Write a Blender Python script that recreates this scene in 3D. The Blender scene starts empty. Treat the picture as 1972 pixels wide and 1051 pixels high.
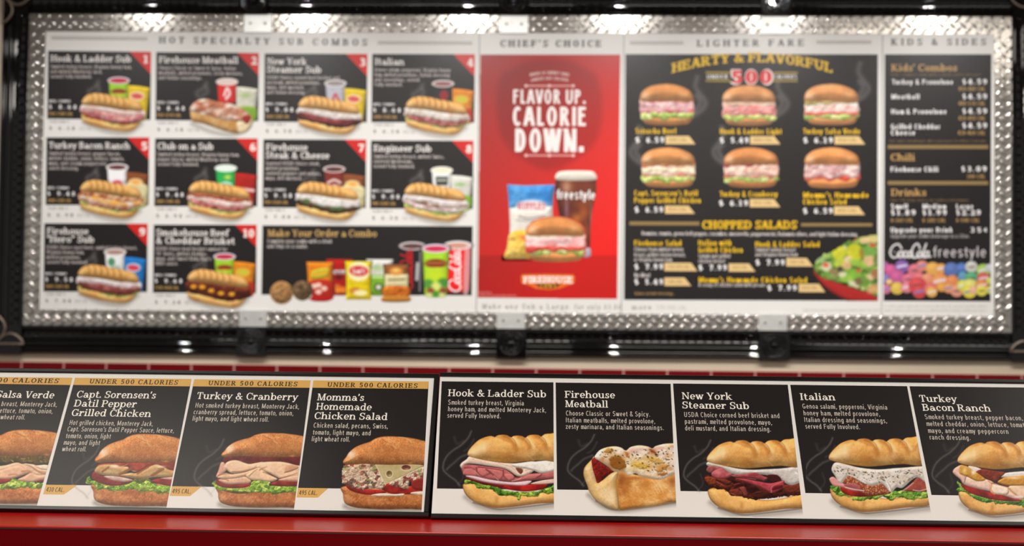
import bpy, bmesh, math, random
import numpy as np
from mathutils import Vector

# ------------------------------------------------------------------ camera, world, lights, exposure
sc = bpy.context.scene
COL = sc.collection
sc.view_settings.view_transform = 'Standard'
sc.view_settings.look = 'None'
sc.view_settings.exposure = 0.0
sc.view_settings.gamma = 1.0
sc.view_settings.use_curve_mapping = False

W_PX, H_PX = 1972.0, 1051.0
F_PX = 2740.0                                    # a 50 mm lens on a 36 mm sensor
EYE = Vector((0.0, -5.0, 1.55))
YAW, PITCH, ROLL = -0.0414, 0.0322, 0.0116
_r0 = Vector((math.cos(YAW), -math.sin(YAW), 0))
_fw = Vector((math.sin(YAW)*math.cos(PITCH), math.cos(YAW)*math.cos(PITCH), math.sin(PITCH)))
_u0 = _r0.cross(_fw)
CAM_R = _r0*math.cos(ROLL) + _u0*math.sin(ROLL)
CAM_U = -_r0*math.sin(ROLL) + _u0*math.cos(ROLL)
CAM_F = _fw
cam_d = bpy.data.cameras.new('camera')
cam = bpy.data.objects.new('camera', cam_d)
COL.objects.link(cam)
from mathutils import Matrix
cam.matrix_world = Matrix(((CAM_R.x, CAM_U.x, -CAM_F.x, EYE.x), (CAM_R.y, CAM_U.y, -CAM_F.y, EYE.y),
                           (CAM_R.z, CAM_U.z, -CAM_F.z, EYE.z), (0, 0, 0, 1)))
cam_d.sensor_width = 36.0
cam_d.lens = F_PX/W_PX*36.0
cam_d.clip_start = 0.05
cam_d.dof.use_dof = True
cam_d.dof.focus_distance = 2.47
cam_d.dof.aperture_fstop = 3.6
cam_d.dof.aperture_blades = 0
sc.camera = cam

world = bpy.data.worlds.new('world')
sc.world = world
world.use_nodes = True
world.node_tree.nodes['Background'].inputs[0].default_value = (1.0, 0.95, 0.90, 1)
world.node_tree.nodes['Background'].inputs[1].default_value = 0.24

def lamp(name, kind, loc, aim, energy, size, color=(1, 0.93, 0.84), size_y=None, **kw):
    d = bpy.data.lights.new(name, kind)
    d.energy = energy
    d.color = color
    if kind == 'AREA':
        d.shape = 'RECTANGLE' if size_y else 'DISK'
        d.size = size
        if size_y: d.size_y = size_y
    else:
        d.shadow_soft_size = size
    for k, v in kw.items(): setattr(d, k, v)
    o = bpy.data.objects.new(name, d)
    COL.objects.link(o)
    o.location = loc
    o.rotation_euler = (Vector(aim) - Vector(loc)).to_track_quat('-Z', 'Y').to_euler()
    return o
# a track of small warm spotlights in front of the menu, ceiling panels at the sides, and two added fill panels
for sx in (-1.97, -1.24, -0.487, 0.212, 0.911, 1.62):
    lamp('track_spot', 'SPOT', (sx, -1.55, 3.02), (sx, 0.0, 1.55), 60.0 if sx < -1.9 else 73.0, 0.02, color=(1, .975, .945), spot_size=math.radians(76), spot_blend=0.9)
lamp('overhead_area_light', 'AREA', (-1.55, -3.4, 3.1), (-1.55, -3.4, 0), 15.0, 1.3, size_y=0.42)
lamp('overhead_area_light', 'AREA', (-0.6, -5.3, 3.1), (-0.6, -5.3, 0), 66.0, 1.2, size_y=1.2)  # added fill behind the camera, lifts the lower cards
lamp('overhead_area_light', 'AREA', (0.9, -5.3, 3.1), (0.9, -5.3, 0), 74.0, 1.2, size_y=1.2)  # second added fill panel, for the middle and right cards
lamp('overhead_area_light', 'AREA', (2.0, -3.2, 3.1), (2.0, -3.2, 0), 15.0, 1.2, size_y=1.2)

# ------------------------------------------------------------------ planes that things are measured on
class Plane:
    """a flat face in the room: point O, unit axes u (right) and v (up), normal n towards the room"""
    def __init__(s, O, u, v):
        s.O, s.u, s.v = Vector(O), Vector(u).normalized(), Vector(v).normalized()
        s.n = s.u.cross(s.v)
        s.lift = 0.0
    def uv(s, px, py):
        px = np.asarray(px, float); py = np.asarray(py, float)
        a, b = (px - W_PX/2)/F_PX, -(py - H_PX/2)/F_PX
        n = s.n
        den = n.dot(CAM_F) + a*n.dot(CAM_R) + b*n.dot(CAM_U)
        t = n.dot(s.O - EYE)/den
        w = EYE - s.O
        U = w.dot(s.u) + t*(CAM_F.dot(s.u) + a*CAM_R.dot(s.u) + b*CAM_U.dot(s.u))
        V = w.dot(s.v) + t*(CAM_F.dot(s.v) + a*CAM_R.dot(s.v) + b*CAM_U.dot(s.v))
        return np.stack([U, V], -1)
    def xyz(s, uv, h=0.0):
        uv = np.asarray(uv, float).reshape(-1, 2)
        return (np.array(s.O)[None] + uv[:, :1]*np.array(s.u) + uv[:, 1:2]*np.array(s.v)
                + np.reshape(h, (-1, 1))*np.array(s.n))
    def at(s, px, py, h=0.0):
        return Vector(s.xyz(s.uv(px, py), h)[0])

TILT = 0.92
def case_plane(x, y, z, yaw):
    u = Vector((math.cos(yaw), math.sin(yaw), 0)); b = Vector((-math.sin(yaw), math.cos(yaw), 0))
    return Plane(EYE + Vector((x, y, z)), u, b*math.cos(TILT) + Vector((0, 0, 1))*math.sin(TILT))
LEFT = case_plane(-0.9, 2.4, -0.3286, 0.009)
RIGHT = case_plane(-0.23, 2.4, -0.3298, 0.023)
PANEL = Plane((0, -0.0115, 0), (1, 0, 0), (0, 0, 1))      # face of the printed wall panels
TREAD = Plane((0, -0.014, 0), (1, 0, 0), (0, 0, 1))       # face of the tread plate border
BACK = Plane((0, -0.006, 0), (1, 0, 0), (0, 0, 1))        # face of the backing board
WALL = Plane((0, 0, 0), (1, 0, 0), (0, 0, 1))

# ------------------------------------------------------------------ materials
def lin(c):
    c = np.asarray(c, float)/255.0
    return np.where(c <= 0.04045, c/12.92, ((c + 0.055)/1.055)**2.4)
INK_GAIN = np.array((1.0, 1.0, 1.0))
def ink_lin(c):
    return np.clip(lin(c)*INK_GAIN, 0.004, 0.88)
MATS = {}
def mat(name, rgb, rough=0.5, metal=0.0, coat=0.0, noise=None, bump=None, spec=0.5, linear=False):
    if name in MATS: return MATS[name]
    m = bpy.data.materials.new(name)
    m.use_nodes = True
    nt = m.node_tree
    b = nt.nodes['Principled BSDF']
    col = tuple(rgb) if linear else tuple(lin(rgb))
    b.inputs['Base Color'].default_value = (*col, 1)
    b.inputs['Roughness'].default_value = rough
    b.inputs['Metallic'].default_value = metal
    b.inputs['Coat Weight'].default_value = coat
    b.inputs['Specular IOR Level'].default_value = spec
    tc = nt.nodes.new('ShaderNodeTexCoord')
    if noise:
        scale, amount = noise
        n = nt.nodes.new('ShaderNodeTexNoise'); n.inputs['Scale'].default_value = scale
        n.inputs['Detail'].default_value = 6
        r = nt.nodes.new('ShaderNodeValToRGB')
        r.color_ramp.elements[0].position, r.color_ramp.elements[1].position = 0.3, 0.7
        r.color_ramp.elements[0].color = (*[c*(1 - amount) for c in col], 1)
        r.color_ramp.elements[1].color = (*[min(1, c*(1 + amount)) for c in col], 1)
        nt.links.new(tc.outputs['Object'], n.inputs['Vector'])
        nt.links.new(n.outputs['Fac'], r.inputs['Fac'])
        nt.links.new(r.outputs['Color'], b.inputs['Base Color'])
    if bump:
        scale, strength, dist = bump
        n = nt.nodes.new('ShaderNodeTexNoise'); n.inputs['Scale'].default_value = scale
        n.inputs['Detail'].default_value = 4
        bp = nt.nodes.new('ShaderNodeBump'); bp.inputs['Strength'].default_value = strength
        bp.inputs['Distance'].default_value = dist
        nt.links.new(tc.outputs['Object'], n.inputs['Vector'])
        nt.links.new(n.outputs['Fac'], bp.inputs['Height'])
        nt.links.new(bp.outputs['Normal'], b.inputs['Normal'])
    MATS[name] = m
    return m
PRINT_ROUGH, PRINT_SPEC = 0.30, 0.26
def ink(c):
    c = tuple(int(x) for x in c)
    return mat('ink_%d_%d_%d' % c, ink_lin(c), PRINT_ROUGH, spec=PRINT_SPEC, linear=True, bump=(900, 0.06, 0.0004))
def picture_ink():
    """satin print whose pigment is the printed food photograph (stored per vertex)"""
    if 'picture_ink' in MATS: return MATS['picture_ink']
    m = mat('picture_ink', (1, 1, 1), PRINT_ROUGH, spec=PRINT_SPEC, bump=(900, 0.06, 0.0004))
    nt = m.node_tree
    a = nt.nodes.new('ShaderNodeAttribute'); a.attribute_name = 'ink'
    nt.links.new(a.outputs['Color'], nt.nodes['Principled BSDF'].inputs['Base Color'])
    return m
M_BLACKGLOSS = mat('black_gloss_moulding', (12, 11, 11), 0.03, coat=0.3, noise=(30, 0.2))
M_CASE = mat('black_satin_frame', (15, 14, 14), 0.32, noise=(60, 0.15))
M_ALU = mat('tread_aluminium', (202, 197, 190), 0.12, metal=0.86, noise=(25, 0.10), bump=(160, 0.12, 0.001))
M_PLATE = mat('plain_aluminium', (204, 204, 201), 0.45, metal=0.6, noise=(40, 0.06))
M_SCREW = mat('screw_steel', (150, 142, 130), 0.35, metal=1.0)
M_PETAL = mat('pewter_ornament', (120, 106, 94), 0.4, metal=0.5, noise=(80, 0.2))
M_WALL = mat('beige_wall_paint', (194, 180, 158), 0.6, noise=(3, 0.05), bump=(120, 0.1, 0.002))
M_TILE = mat('red_glazed_tile', (106, 0, 7), 0.3, spec=0.3, noise=(6, 0.12))
M_GROUT = mat('pink_grey_grout', (190, 130, 125), 0.85, noise=(90, 0.12))
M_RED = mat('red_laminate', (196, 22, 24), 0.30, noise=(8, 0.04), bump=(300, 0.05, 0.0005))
M_REDSIDE = mat('shaded_red_laminate', (96, 0, 6), 0.5, spec=0.06, noise=(8, 0.05))  # same laminate as the top, its poor light put into a darker colour
M_EDGE = mat('dark_edge_strip', (58, 34, 30), 0.45)
M_CEIL = mat('ceiling_paint', (120, 112, 104), 0.8)
M_FLOOR = mat('floor_tile', (120, 100, 84), 0.5, noise=(5, 0.2))
WHITE = (227, 225, 221)
BLACK = (35, 32, 32)
GOLD = (214, 168, 92)

# ------------------------------------------------------------------ object helpers
def tag(o, label=None, cat=None, group=None, kind=None):
    if label: o['label'] = label
    if cat: o['category'] = cat
    if group: o['group'] = group
    if kind: o['kind'] = kind
    return o
def empty(name, loc, label, cat, group=None):
    o = bpy.data.objects.new(name, None)
    o.empty_display_size = 0.05
    COL.objects.link(o)
    o.location = loc
    return tag(o, label, cat, group)
def mesh_obj(name, V, Fs, material, parent=None, smooth=False, sharp=None):
    me = bpy.data.meshes.new(name)
    me.from_pydata([tuple(v) for v in V], [], [tuple(f) for f in Fs])
    me.validate()
    o = bpy.data.objects.new(name, me)
    me.materials.append(material)
    COL.objects.link(o)
    if smooth:
        me.polygons.foreach_set('use_smooth', [True]*len(me.polygons))
        if sharp: me.set_sharp_from_angle(angle=sharp)
    if parent:
        o.parent = parent
        p = parent
        off = Vector((0, 0, 0))
        while p: off += p.location; p = p.parent
        o.location = -off
    return o
class MB:
    """collects shapes for ONE mesh"""
    def __init__(s): s.V, s.F = [], []
    def add(s, V, Fs):
        k = len(s.V)
        s.V += [tuple(v) for v in V]
        s.F += [tuple(i + k for i in f) for f in Fs]
        return s
    def box(s, a, b):
        (x0, y0, z0), (x1, y1, z1) = a, b
        V = [(x0,y0,z0),(x1,y0,z0),(x1,y1,z0),(x0,y1,z0),(x0,y0,z1),(x1,y0,z1),(x1,y1,z1),(x0,y1,z1)]
        return s.add(V, [(3,2,1,0),(4,5,6,7),(0,1,5,4),(1,2,6,5),(2,3,7,6),(3,0,4,7)])
    def slab(s, P, poly_uv, h0, h1):
        """a flat prism on plane P between heights h0 and h1"""
        n = len(poly_uv)
        A = P.xyz(poly_uv, h0); B = P.xyz(poly_uv, h1)
        a = 0.0
        for i in range(n):
            x0, y0 = poly_uv[i]; x1, y1 = poly_uv[(i+1) % n]; a += x0*y1 - x1*y0
        f = [tuple(range(n, 2*n)), tuple(reversed(range(n)))] + [(i, (i+1) % n, n + (i+1) % n, n + i) for i in range(n)]
        if a < 0: f = [tuple(reversed(q)) for q in f]
        return s.add(np.concatenate([A, B]), f)
    def dome(s, P, u, v, ru, rv, h0, hh, ang=0.0, nseg=10, nr=3):
        """a low rounded lug"""
        V, Fs = [], []
        c, sn = math.cos(ang), math.sin(ang)
        for r in range(nr):
            t = r/nr*math.pi/2
            for k in range(nseg):
                a = 2*math.pi*k/nseg
                x, y = ru*math.cos(a)*math.cos(t), rv*math.sin(a)*math.cos(t)
                V.append(P.xyz([(u + x*c - y*sn, v + x*sn + y*c)], h0 + hh*math.sin(t))[0])
        V.append(P.xyz([(u, v)], h0 + hh)[0])
        for r in range(nr - 1):
            for k in range(nseg):
                Fs.append((r*nseg + k, r*nseg + (k+1) % nseg, (r+1)*nseg + (k+1) % nseg, (r+1)*nseg + k))
        for k in range(nseg): Fs.append(((nr-1)*nseg + k, (nr-1)*nseg + (k+1) % nseg, nr*nseg))
        return s.add(V, Fs)
    def tube(s, pts, r, nseg=8):
        pts = [Vector(p) for p in pts]
        V, Fs = [], []
        for i, p in enumerate(pts):
            d = (pts[min(i+1, len(pts)-1)] - pts[max(i-1, 0)]).normalized()
            a = d.orthogonal().normalized() if i == 0 else (a - d*a.dot(d)).normalized()
            b = d.cross(a)
            for k in range(nseg):
                t = 2*math.pi*k/nseg
                V.append(p + (a*math.cos(t) + b*math.sin(t))*r)
        for i in range(len(pts) - 1):
            for k in range(nseg):
                Fs.append((i*nseg + k, i*nseg + (k+1) % nseg, (i+1)*nseg + (k+1) % nseg, (i+1)*nseg + k))
        return s.add(V, Fs)
    def build(s, name, material, parent=None, smooth=False, sharp=None):
        return mesh_obj(name, s.V, s.F, material, parent, smooth, sharp)
def pxpoly(P, pts):
    return P.uv([p[0] for p in pts], [p[1] for p in pts])
def sheet(name, P, pts, color, parent, h, thick=0.00008, material=None):
    """a printed patch or sheet with its own thickness, lying at height h on plane P"""
    return MB().slab(P, pxpoly(P, pts), h - thick, h).build(name, material or ink(color), parent)

# ------------------------------------------------------------------ lettering: a slab serif drawn here, and the built-in sans
def _arc(cx, cy, rx, ry, a0, a1, T, t):
    n = max(6, int(abs(a1 - a0)/15))
    V = []
    for i in range(n + 1):
        a = math.radians(a0 + (a1 - a0)*i/n)
        c, s_ = math.cos(a), math.sin(a)
        V += [(cx + rx*c, cy + ry*s_), (cx + max(rx - T, .01)*c, cy + max(ry - t, .01)*s_)]
    return V, [(2*i, 2*i+2, 2*i+3, 2*i+1) for i in range(n)]
def slab_glyph(ch, T, t):
    out = []; SER = 0.10; x = 0.70
    def R(x0, y0, x1, y1): out.append(([(x0,y0),(x1,y0),(x1,y1),(x0,y1)], [(0,1,2,3)]))
    def S(cx, y0, y1, top='', bot='', w=None):
        w = T if w is None else w
        R(cx - w/2, y0, cx + w/2, y1)
        for e, ya, yb in ((top, y1 - t, y1), (bot, y0, y0 + t)):
            if e: R(cx - w/2 - (SER if 'l' in e else 0), ya, cx + w/2 + (SER if 'r' in e else 0), yb)
    def D(x0, y0, x1, y1, w): out.append(([(x0 - w/2, y0),(x0 + w/2, y0),(x1 + w/2, y1),(x1 - w/2, y1)], [(0,1,2,3)]))
    def A(cx, cy, rx, ry, a0, a1, TT=None, tt=None): out.append(_arc(cx, cy, rx, ry, a0, a1, TT or T, tt or t))
    def B(cx, cy, r):
        out.append(([(cx + r*math.cos(k*math.pi/5), cy + r*math.sin(k*math.pi/5)) for k in range(10)], [tuple(range(10))]))
    adv = 0.8
    if ch == 'A': D(.13,0,.42,1,t*1.3); D(.73,0,.46,1,T*1.1); R(.22,.3,.64,.3+t); R(0,0,.28,t); R(.56,0,.88,t); R(.3,1-t,.5,1); adv=.92
    elif ch == 'B': S(.17,0,1,'l','l'); R(.1,1-t,.44,1); R(.1,.49,.46,.49+t); R(.1,0,.46,t); A(.42,.755,.3,.245,-90,90); A(.44,.28,.36,.285,-90,90); adv=.86
    elif ch == 'C': A(.46,.5,.41,.52,48,312); R(.74,.66,.74+t,1); R(.74,.05,.74+t*.8,.3); adv=.88
    elif ch == 'D': S(.17,0,1,'l','l'); R(.1,1-t,.46,1); R(.1,0,.46,t); A(.46,.5,.42,.5,-90,90); adv=.95
    elif ch == 'E': S(.17,0,1,'l','l'); R(.1,1-t,.74,1); R(.74-t,.70,.74,1); R(.1,0,.78,t); R(.78-t,0,.78,.31); R(.17,.47,.5,.47+t); R(.48,.36,.48+t,.64); adv=.84
    elif ch == 'F': S(.17,0,1,'l','lr'); R(.1,1-t,.74,1); R(.74-t,.70,.74,1); R(.17,.45,.5,.45+t); R(.48,.34,.48+t,.62); adv=.78
    elif ch == 'G': A(.46,.5,.41,.52,48,312); R(.74,.66,.74+t,1); S(.78,0.04,.42); R(.58,.42-t,.94,.42); adv=.96
    elif ch == 'H': S(.18,0,1,'lr','lr'); S(.76,0,1,'lr','lr'); R(.18,.47,.76,.47+t); adv=.95
    elif ch == 'I': S(.22,0,1,'lr','lr'); adv=.45
    elif ch == 'J': S(.44,.26,1,'lr'); A(.26,.26,.25,.27,180,360); B(.1,.3,.09); adv=.66
    elif ch == 'K': S(.18,0,1,'lr','lr'); D(.24,.4,.68,1,t*1.4); D(.40,.56,.74,0,T*1.1); R(.54,1-t,.86,1); R(.56,0,.94,t); adv=.95
    elif ch == 'L': S(.18,0,1,'lr','l'); R(.18,0,.76,t); R(.76-t,0,.76,.33); adv=.80
    elif ch == 'M': S(.15,0,1,'l','lr',t*1.2); D(.19,1,.54,0,T); D(.56,0,.88,1,t*1.2); S(.92,0,1,'r','lr'); adv=1.12
    elif ch == 'N': S(.16,0,1,'l','lr',t*1.2); S(.8,0,1,'lr','',t*1.2); D(.18,1,.79,0,T); adv=.97
    elif ch == 'O': A(.46,.5,.42,.52,0,360); adv=.92
    elif ch == 'P': S(.17,0,1,'l','lr'); R(.1,1-t,.44,1); R(.17,.42,.44,.42+t); A(.42,.71,.34,.29,-90,90); adv=.80
    elif ch == 'R': S(.17,0,1,'l','lr'); R(.1,1-t,.44,1); R(.17,.45,.46,.45+t); A(.42,.725,.33,.275,-90,90); D(.44,.47,.72,0,T*1.1); R(.66,0,.92,t); adv=.93
    elif ch == 'S': A(.38,.745,.31,.275,35,270); A(.38,.26,.34,.28,-145,90); R(.62,.68,.62+t,1); R(.05,0,.05+t,.33); adv=.77
    elif ch == 'T': S(.42,0,1,'','lr'); R(.04,1-t,.80,1); R(.04,.68,.04+t,1); R(.80-t,.68,.80,1); adv=.84
    elif ch == 'U': S(.2,.3,1,'lr'); S(.76,.3,1,'lr','',t*1.2); A(.47,.32,.34,.33,180,360); adv=.95
    elif ch == 'V': D(.15,1,.44,0,T*1.1); D(.75,1,.48,0,t*1.3); R(0,1-t,.32,1); R(.58,1-t,.9,1); adv=.90
    elif ch == 'W': D(.15,1,.36,0,T*1.1); D(.58,1,.38,0,t*1.3); D(.58,1,.80,0,T*1.1); D(1.04,1,.82,0,t*1.3); R(0,1-t,.32,1); R(.88,1-t,1.18,1); adv=1.18
    elif ch == 'Y': S(.45,0,.46,'','lr'); D(.15,1,.43,.42,T*1.1); D(.76,1,.48,.42,t*1.3); R(0,1-t,.32,1); R(.6,1-t,.9,1); adv=.90
    elif ch == 'a': A(.34,.45,.25,.255,10,165); R(.50,.06,.50+T,.47); A(.32,.2,.27,.215,0,360); R(.55,0,.76,t); adv=.77
    elif ch == 'b': S(.15,0,1.05,'l'); A(.42,.35,.32,.37,0,360); adv=.78
    elif ch == 'c': A(.37,.35,.32,.37,42,318); B(.55,.53,.095); adv=.67
    elif ch == 'd': A(.36,.35,.32,.37,0,360); S(.60,0,1.05,'l','r'); adv=.80
    elif ch == 'e': A(.36,.35,.32,.37,0,318); R(.1,.35-t/2,.66,.35+t/2); adv=.70
    elif ch == 'f': S(.22,0,.82,'','lr'); A(.40,.82,.25,.24,35,180); R(.04,.7-t,.46,.7); B(.56,.9,.085); adv=.56
    elif ch == 'g': A(.35,.39,.31,.33,0,360); S(.58,-.08,.7,'r'); A(.34,-.08,.31,.23,185,360); adv=.80
    elif ch == 'h': S(.16,0,1.05,'l','lr'); A(.41,.42,.30,.30,0,180); S(.64,0,.44,'','lr'); adv=.84
    elif ch == 'i': S(.19,0,.7,'l','lr'); B(.19,.94,.10); adv=.40
    elif ch == 'j': S(.2,-.1,.7,'l'); A(.06,-.1,.21,.2,200,360); B(.2,.94,.1); adv=.38
    elif ch == 'k': S(.16,0,1.05,'l','lr'); D(.22,.28,.54,.7,t*1.4); D(.36,.42,.62,0,T*1.1); R(.44,.7-t,.72,.7); R(.48,0,.80,t); adv=.82
    elif ch == 'l': S(.19,0,1.05,'l','lr'); adv=.40
    elif ch == 'm': S(.16,0,.7,'l','lr'); A(.39,.42,.28,.30,0,180); S(.60,0,.44,'','lr'); A(.83,.42,.28,.30,0,180); S(1.04,0,.44,'','lr'); adv=1.24
    elif ch == 'n': S(.16,0,.7,'l','lr'); A(.41,.42,.30,.30,0,180); S(.64,0,.44,'','lr'); adv=.84
    elif ch == 'o': A(.37,.35,.33,.37,0,360); adv=.74
    elif ch == 'p': S(.16,-.3,.7,'l','lr'); A(.43,.35,.32,.37,0,360); adv=.79
    elif ch == 'r': S(.18,0,.7,'l','lr'); A(.42,.40,.24,.32,60,175); B(.52,.59,.095); adv=.64
    elif ch == 's': A(.28,.525,.21,.195,30,270); A(.29,.19,.24,.205,-150,90); R(.42,.48,.42+t,.7); R(.04,0,.04+t,.24); adv=.58
    elif ch == 't': S(.21,.16,.94); A(.37,.17,.235,.18,180,325); R(.03,.7-t,.45,.7); adv=.54
    elif ch == 'u': S(.17,.24,.7,'l'); A(.39,.26,.30,.275,180,350); S(.62,0,.7,'l','r'); adv=.84
    elif ch == 'v': D(.11,.7,.35,0,T*1.1); D(.62,.7,.38,0,t*1.3); R(0,.7-t,.27,.7); R(.48,.7-t,.74,.7); adv=.74
    elif ch == 'w': D(.11,.7,.31,0,T*1.1); D(.5,.7,.33,0,t*1.3); D(.5,.7,.68,0,T*1.1); D(.9,.7,.70,0,t*1.3); R(0,.7-t,.27,.7); R(.76,.7-t,1.02,.7); adv=1.02
    elif ch == 'x': D(.13,.7,.57,0,T); D(.57,.7,.13,0,t*1.3); R(0,.7-t,.28,.7); R(.46,.7-t,.72,.7); R(0,0,.26,t); R(.44,0,.72,t); adv=.72
    elif ch == 'y': D(.11,.7,.37,0,T*1.1); D(.64,.7,.24,-.26,t*1.3); B(.16,-.2,.095); R(0,.7-t,.27,.7); R(.5,.7-t,.76,.7); adv=.76
    elif ch == '0': A(.39,.5,.34,.52,0,360); adv=.78
    elif ch == '1': S(.32,0,1,'','lr'); D(.26,1,.12,.82,t*1.5); adv=.62
    elif ch == '2': A(.36,.70,.31,.31,-25,175); D(.62,.62,.14,.06,T); R(.06,0,.70,t*1.3); R(.64,0,.64+t,.26); adv=.76
    elif ch == '3': A(.36,.75,.28,.26,-90,150); A(.36,.27,.32,.28,-150,90); R(.24,.49,.4,.49+t); adv=.74
    elif ch == '4': S(.5,0,1,'','lr'); D(.46,1,.1,.3,t*1.3); R(.04,.24,.74,.24+t); adv=.78
    elif ch == '5': A(.36,.32,.33,.33,-150,140); R(.12,.48,.12+t*1.1,1); R(.12,1-t*1.5,.64,1); adv=.75
    elif ch == '6': A(.38,.31,.32,.32,0,360); A(.44,.42,.38,.58,85,185); B(.6,.86,.08); adv=.76
    elif ch == '7': R(.06,1-t*1.4,.68,1); R(.06,.74,.06+t,1); D(.62,.9,.30,0,T); adv=.72
    elif ch == '8': A(.38,.75,.28,.26,0,360); A(.38,.27,.33,.28,0,360); adv=.76
    elif ch == '9': A(.37,.69,.32,.32,0,360); A(.31,.58,.38,.58,-95,5); B(.15,.14,.08); adv=.76
    elif ch == '&': A(.40,.77,.22,.24,-40,225); A(.36,.25,.33,.27,90,330); D(.27,.66,.80,0,T*1.1); D(.60,.18,.76,.5,t*1.3); R(.62,.5-t,.9,.5); R(.70,0,.96,t); adv=.98
    elif ch == '$': A(.36,.69,.28,.22,35,270); A(.36,.29,.30,.22,-145,90); R(.36-t/2,-.08,.36+t/2,1.06); adv=.74
    elif ch in "'’": D(.09,.72,.14,1.03,t*1.6); adv=.24
    elif ch in '"“”': D(.09,.72,.14,1.03,t*1.6); D(.27,.72,.32,1.03,t*1.6); adv=.42
    elif ch == '.': B(.12,.09,.1); adv=.28
    elif ch == ',': B(.12,.08,.1); D(.08,-.16,.16,.06,t); adv=.28
    elif ch == '-': R(.05,.3,.35,.3+t*1.2); adv=.4
    else: adv = .34
    return out, adv
def slab_text(s, T=.15, t=.078, track=0.0):
    V, Fs, x = [], [], 0.0
    for ch in s:
        pcs, adv = slab_glyph(ch, T, t)
        for j, (v, f) in enumerate(pcs):           # every stroke lies a hair above the one before it
            k = len(V)
            V += [(p[0] + x, p[1], j*5e-6) for p in v]; Fs += [tuple(i + k for i in q) for q in f]
        x += adv + track + 0.03
    return np.array(V), Fs
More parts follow.
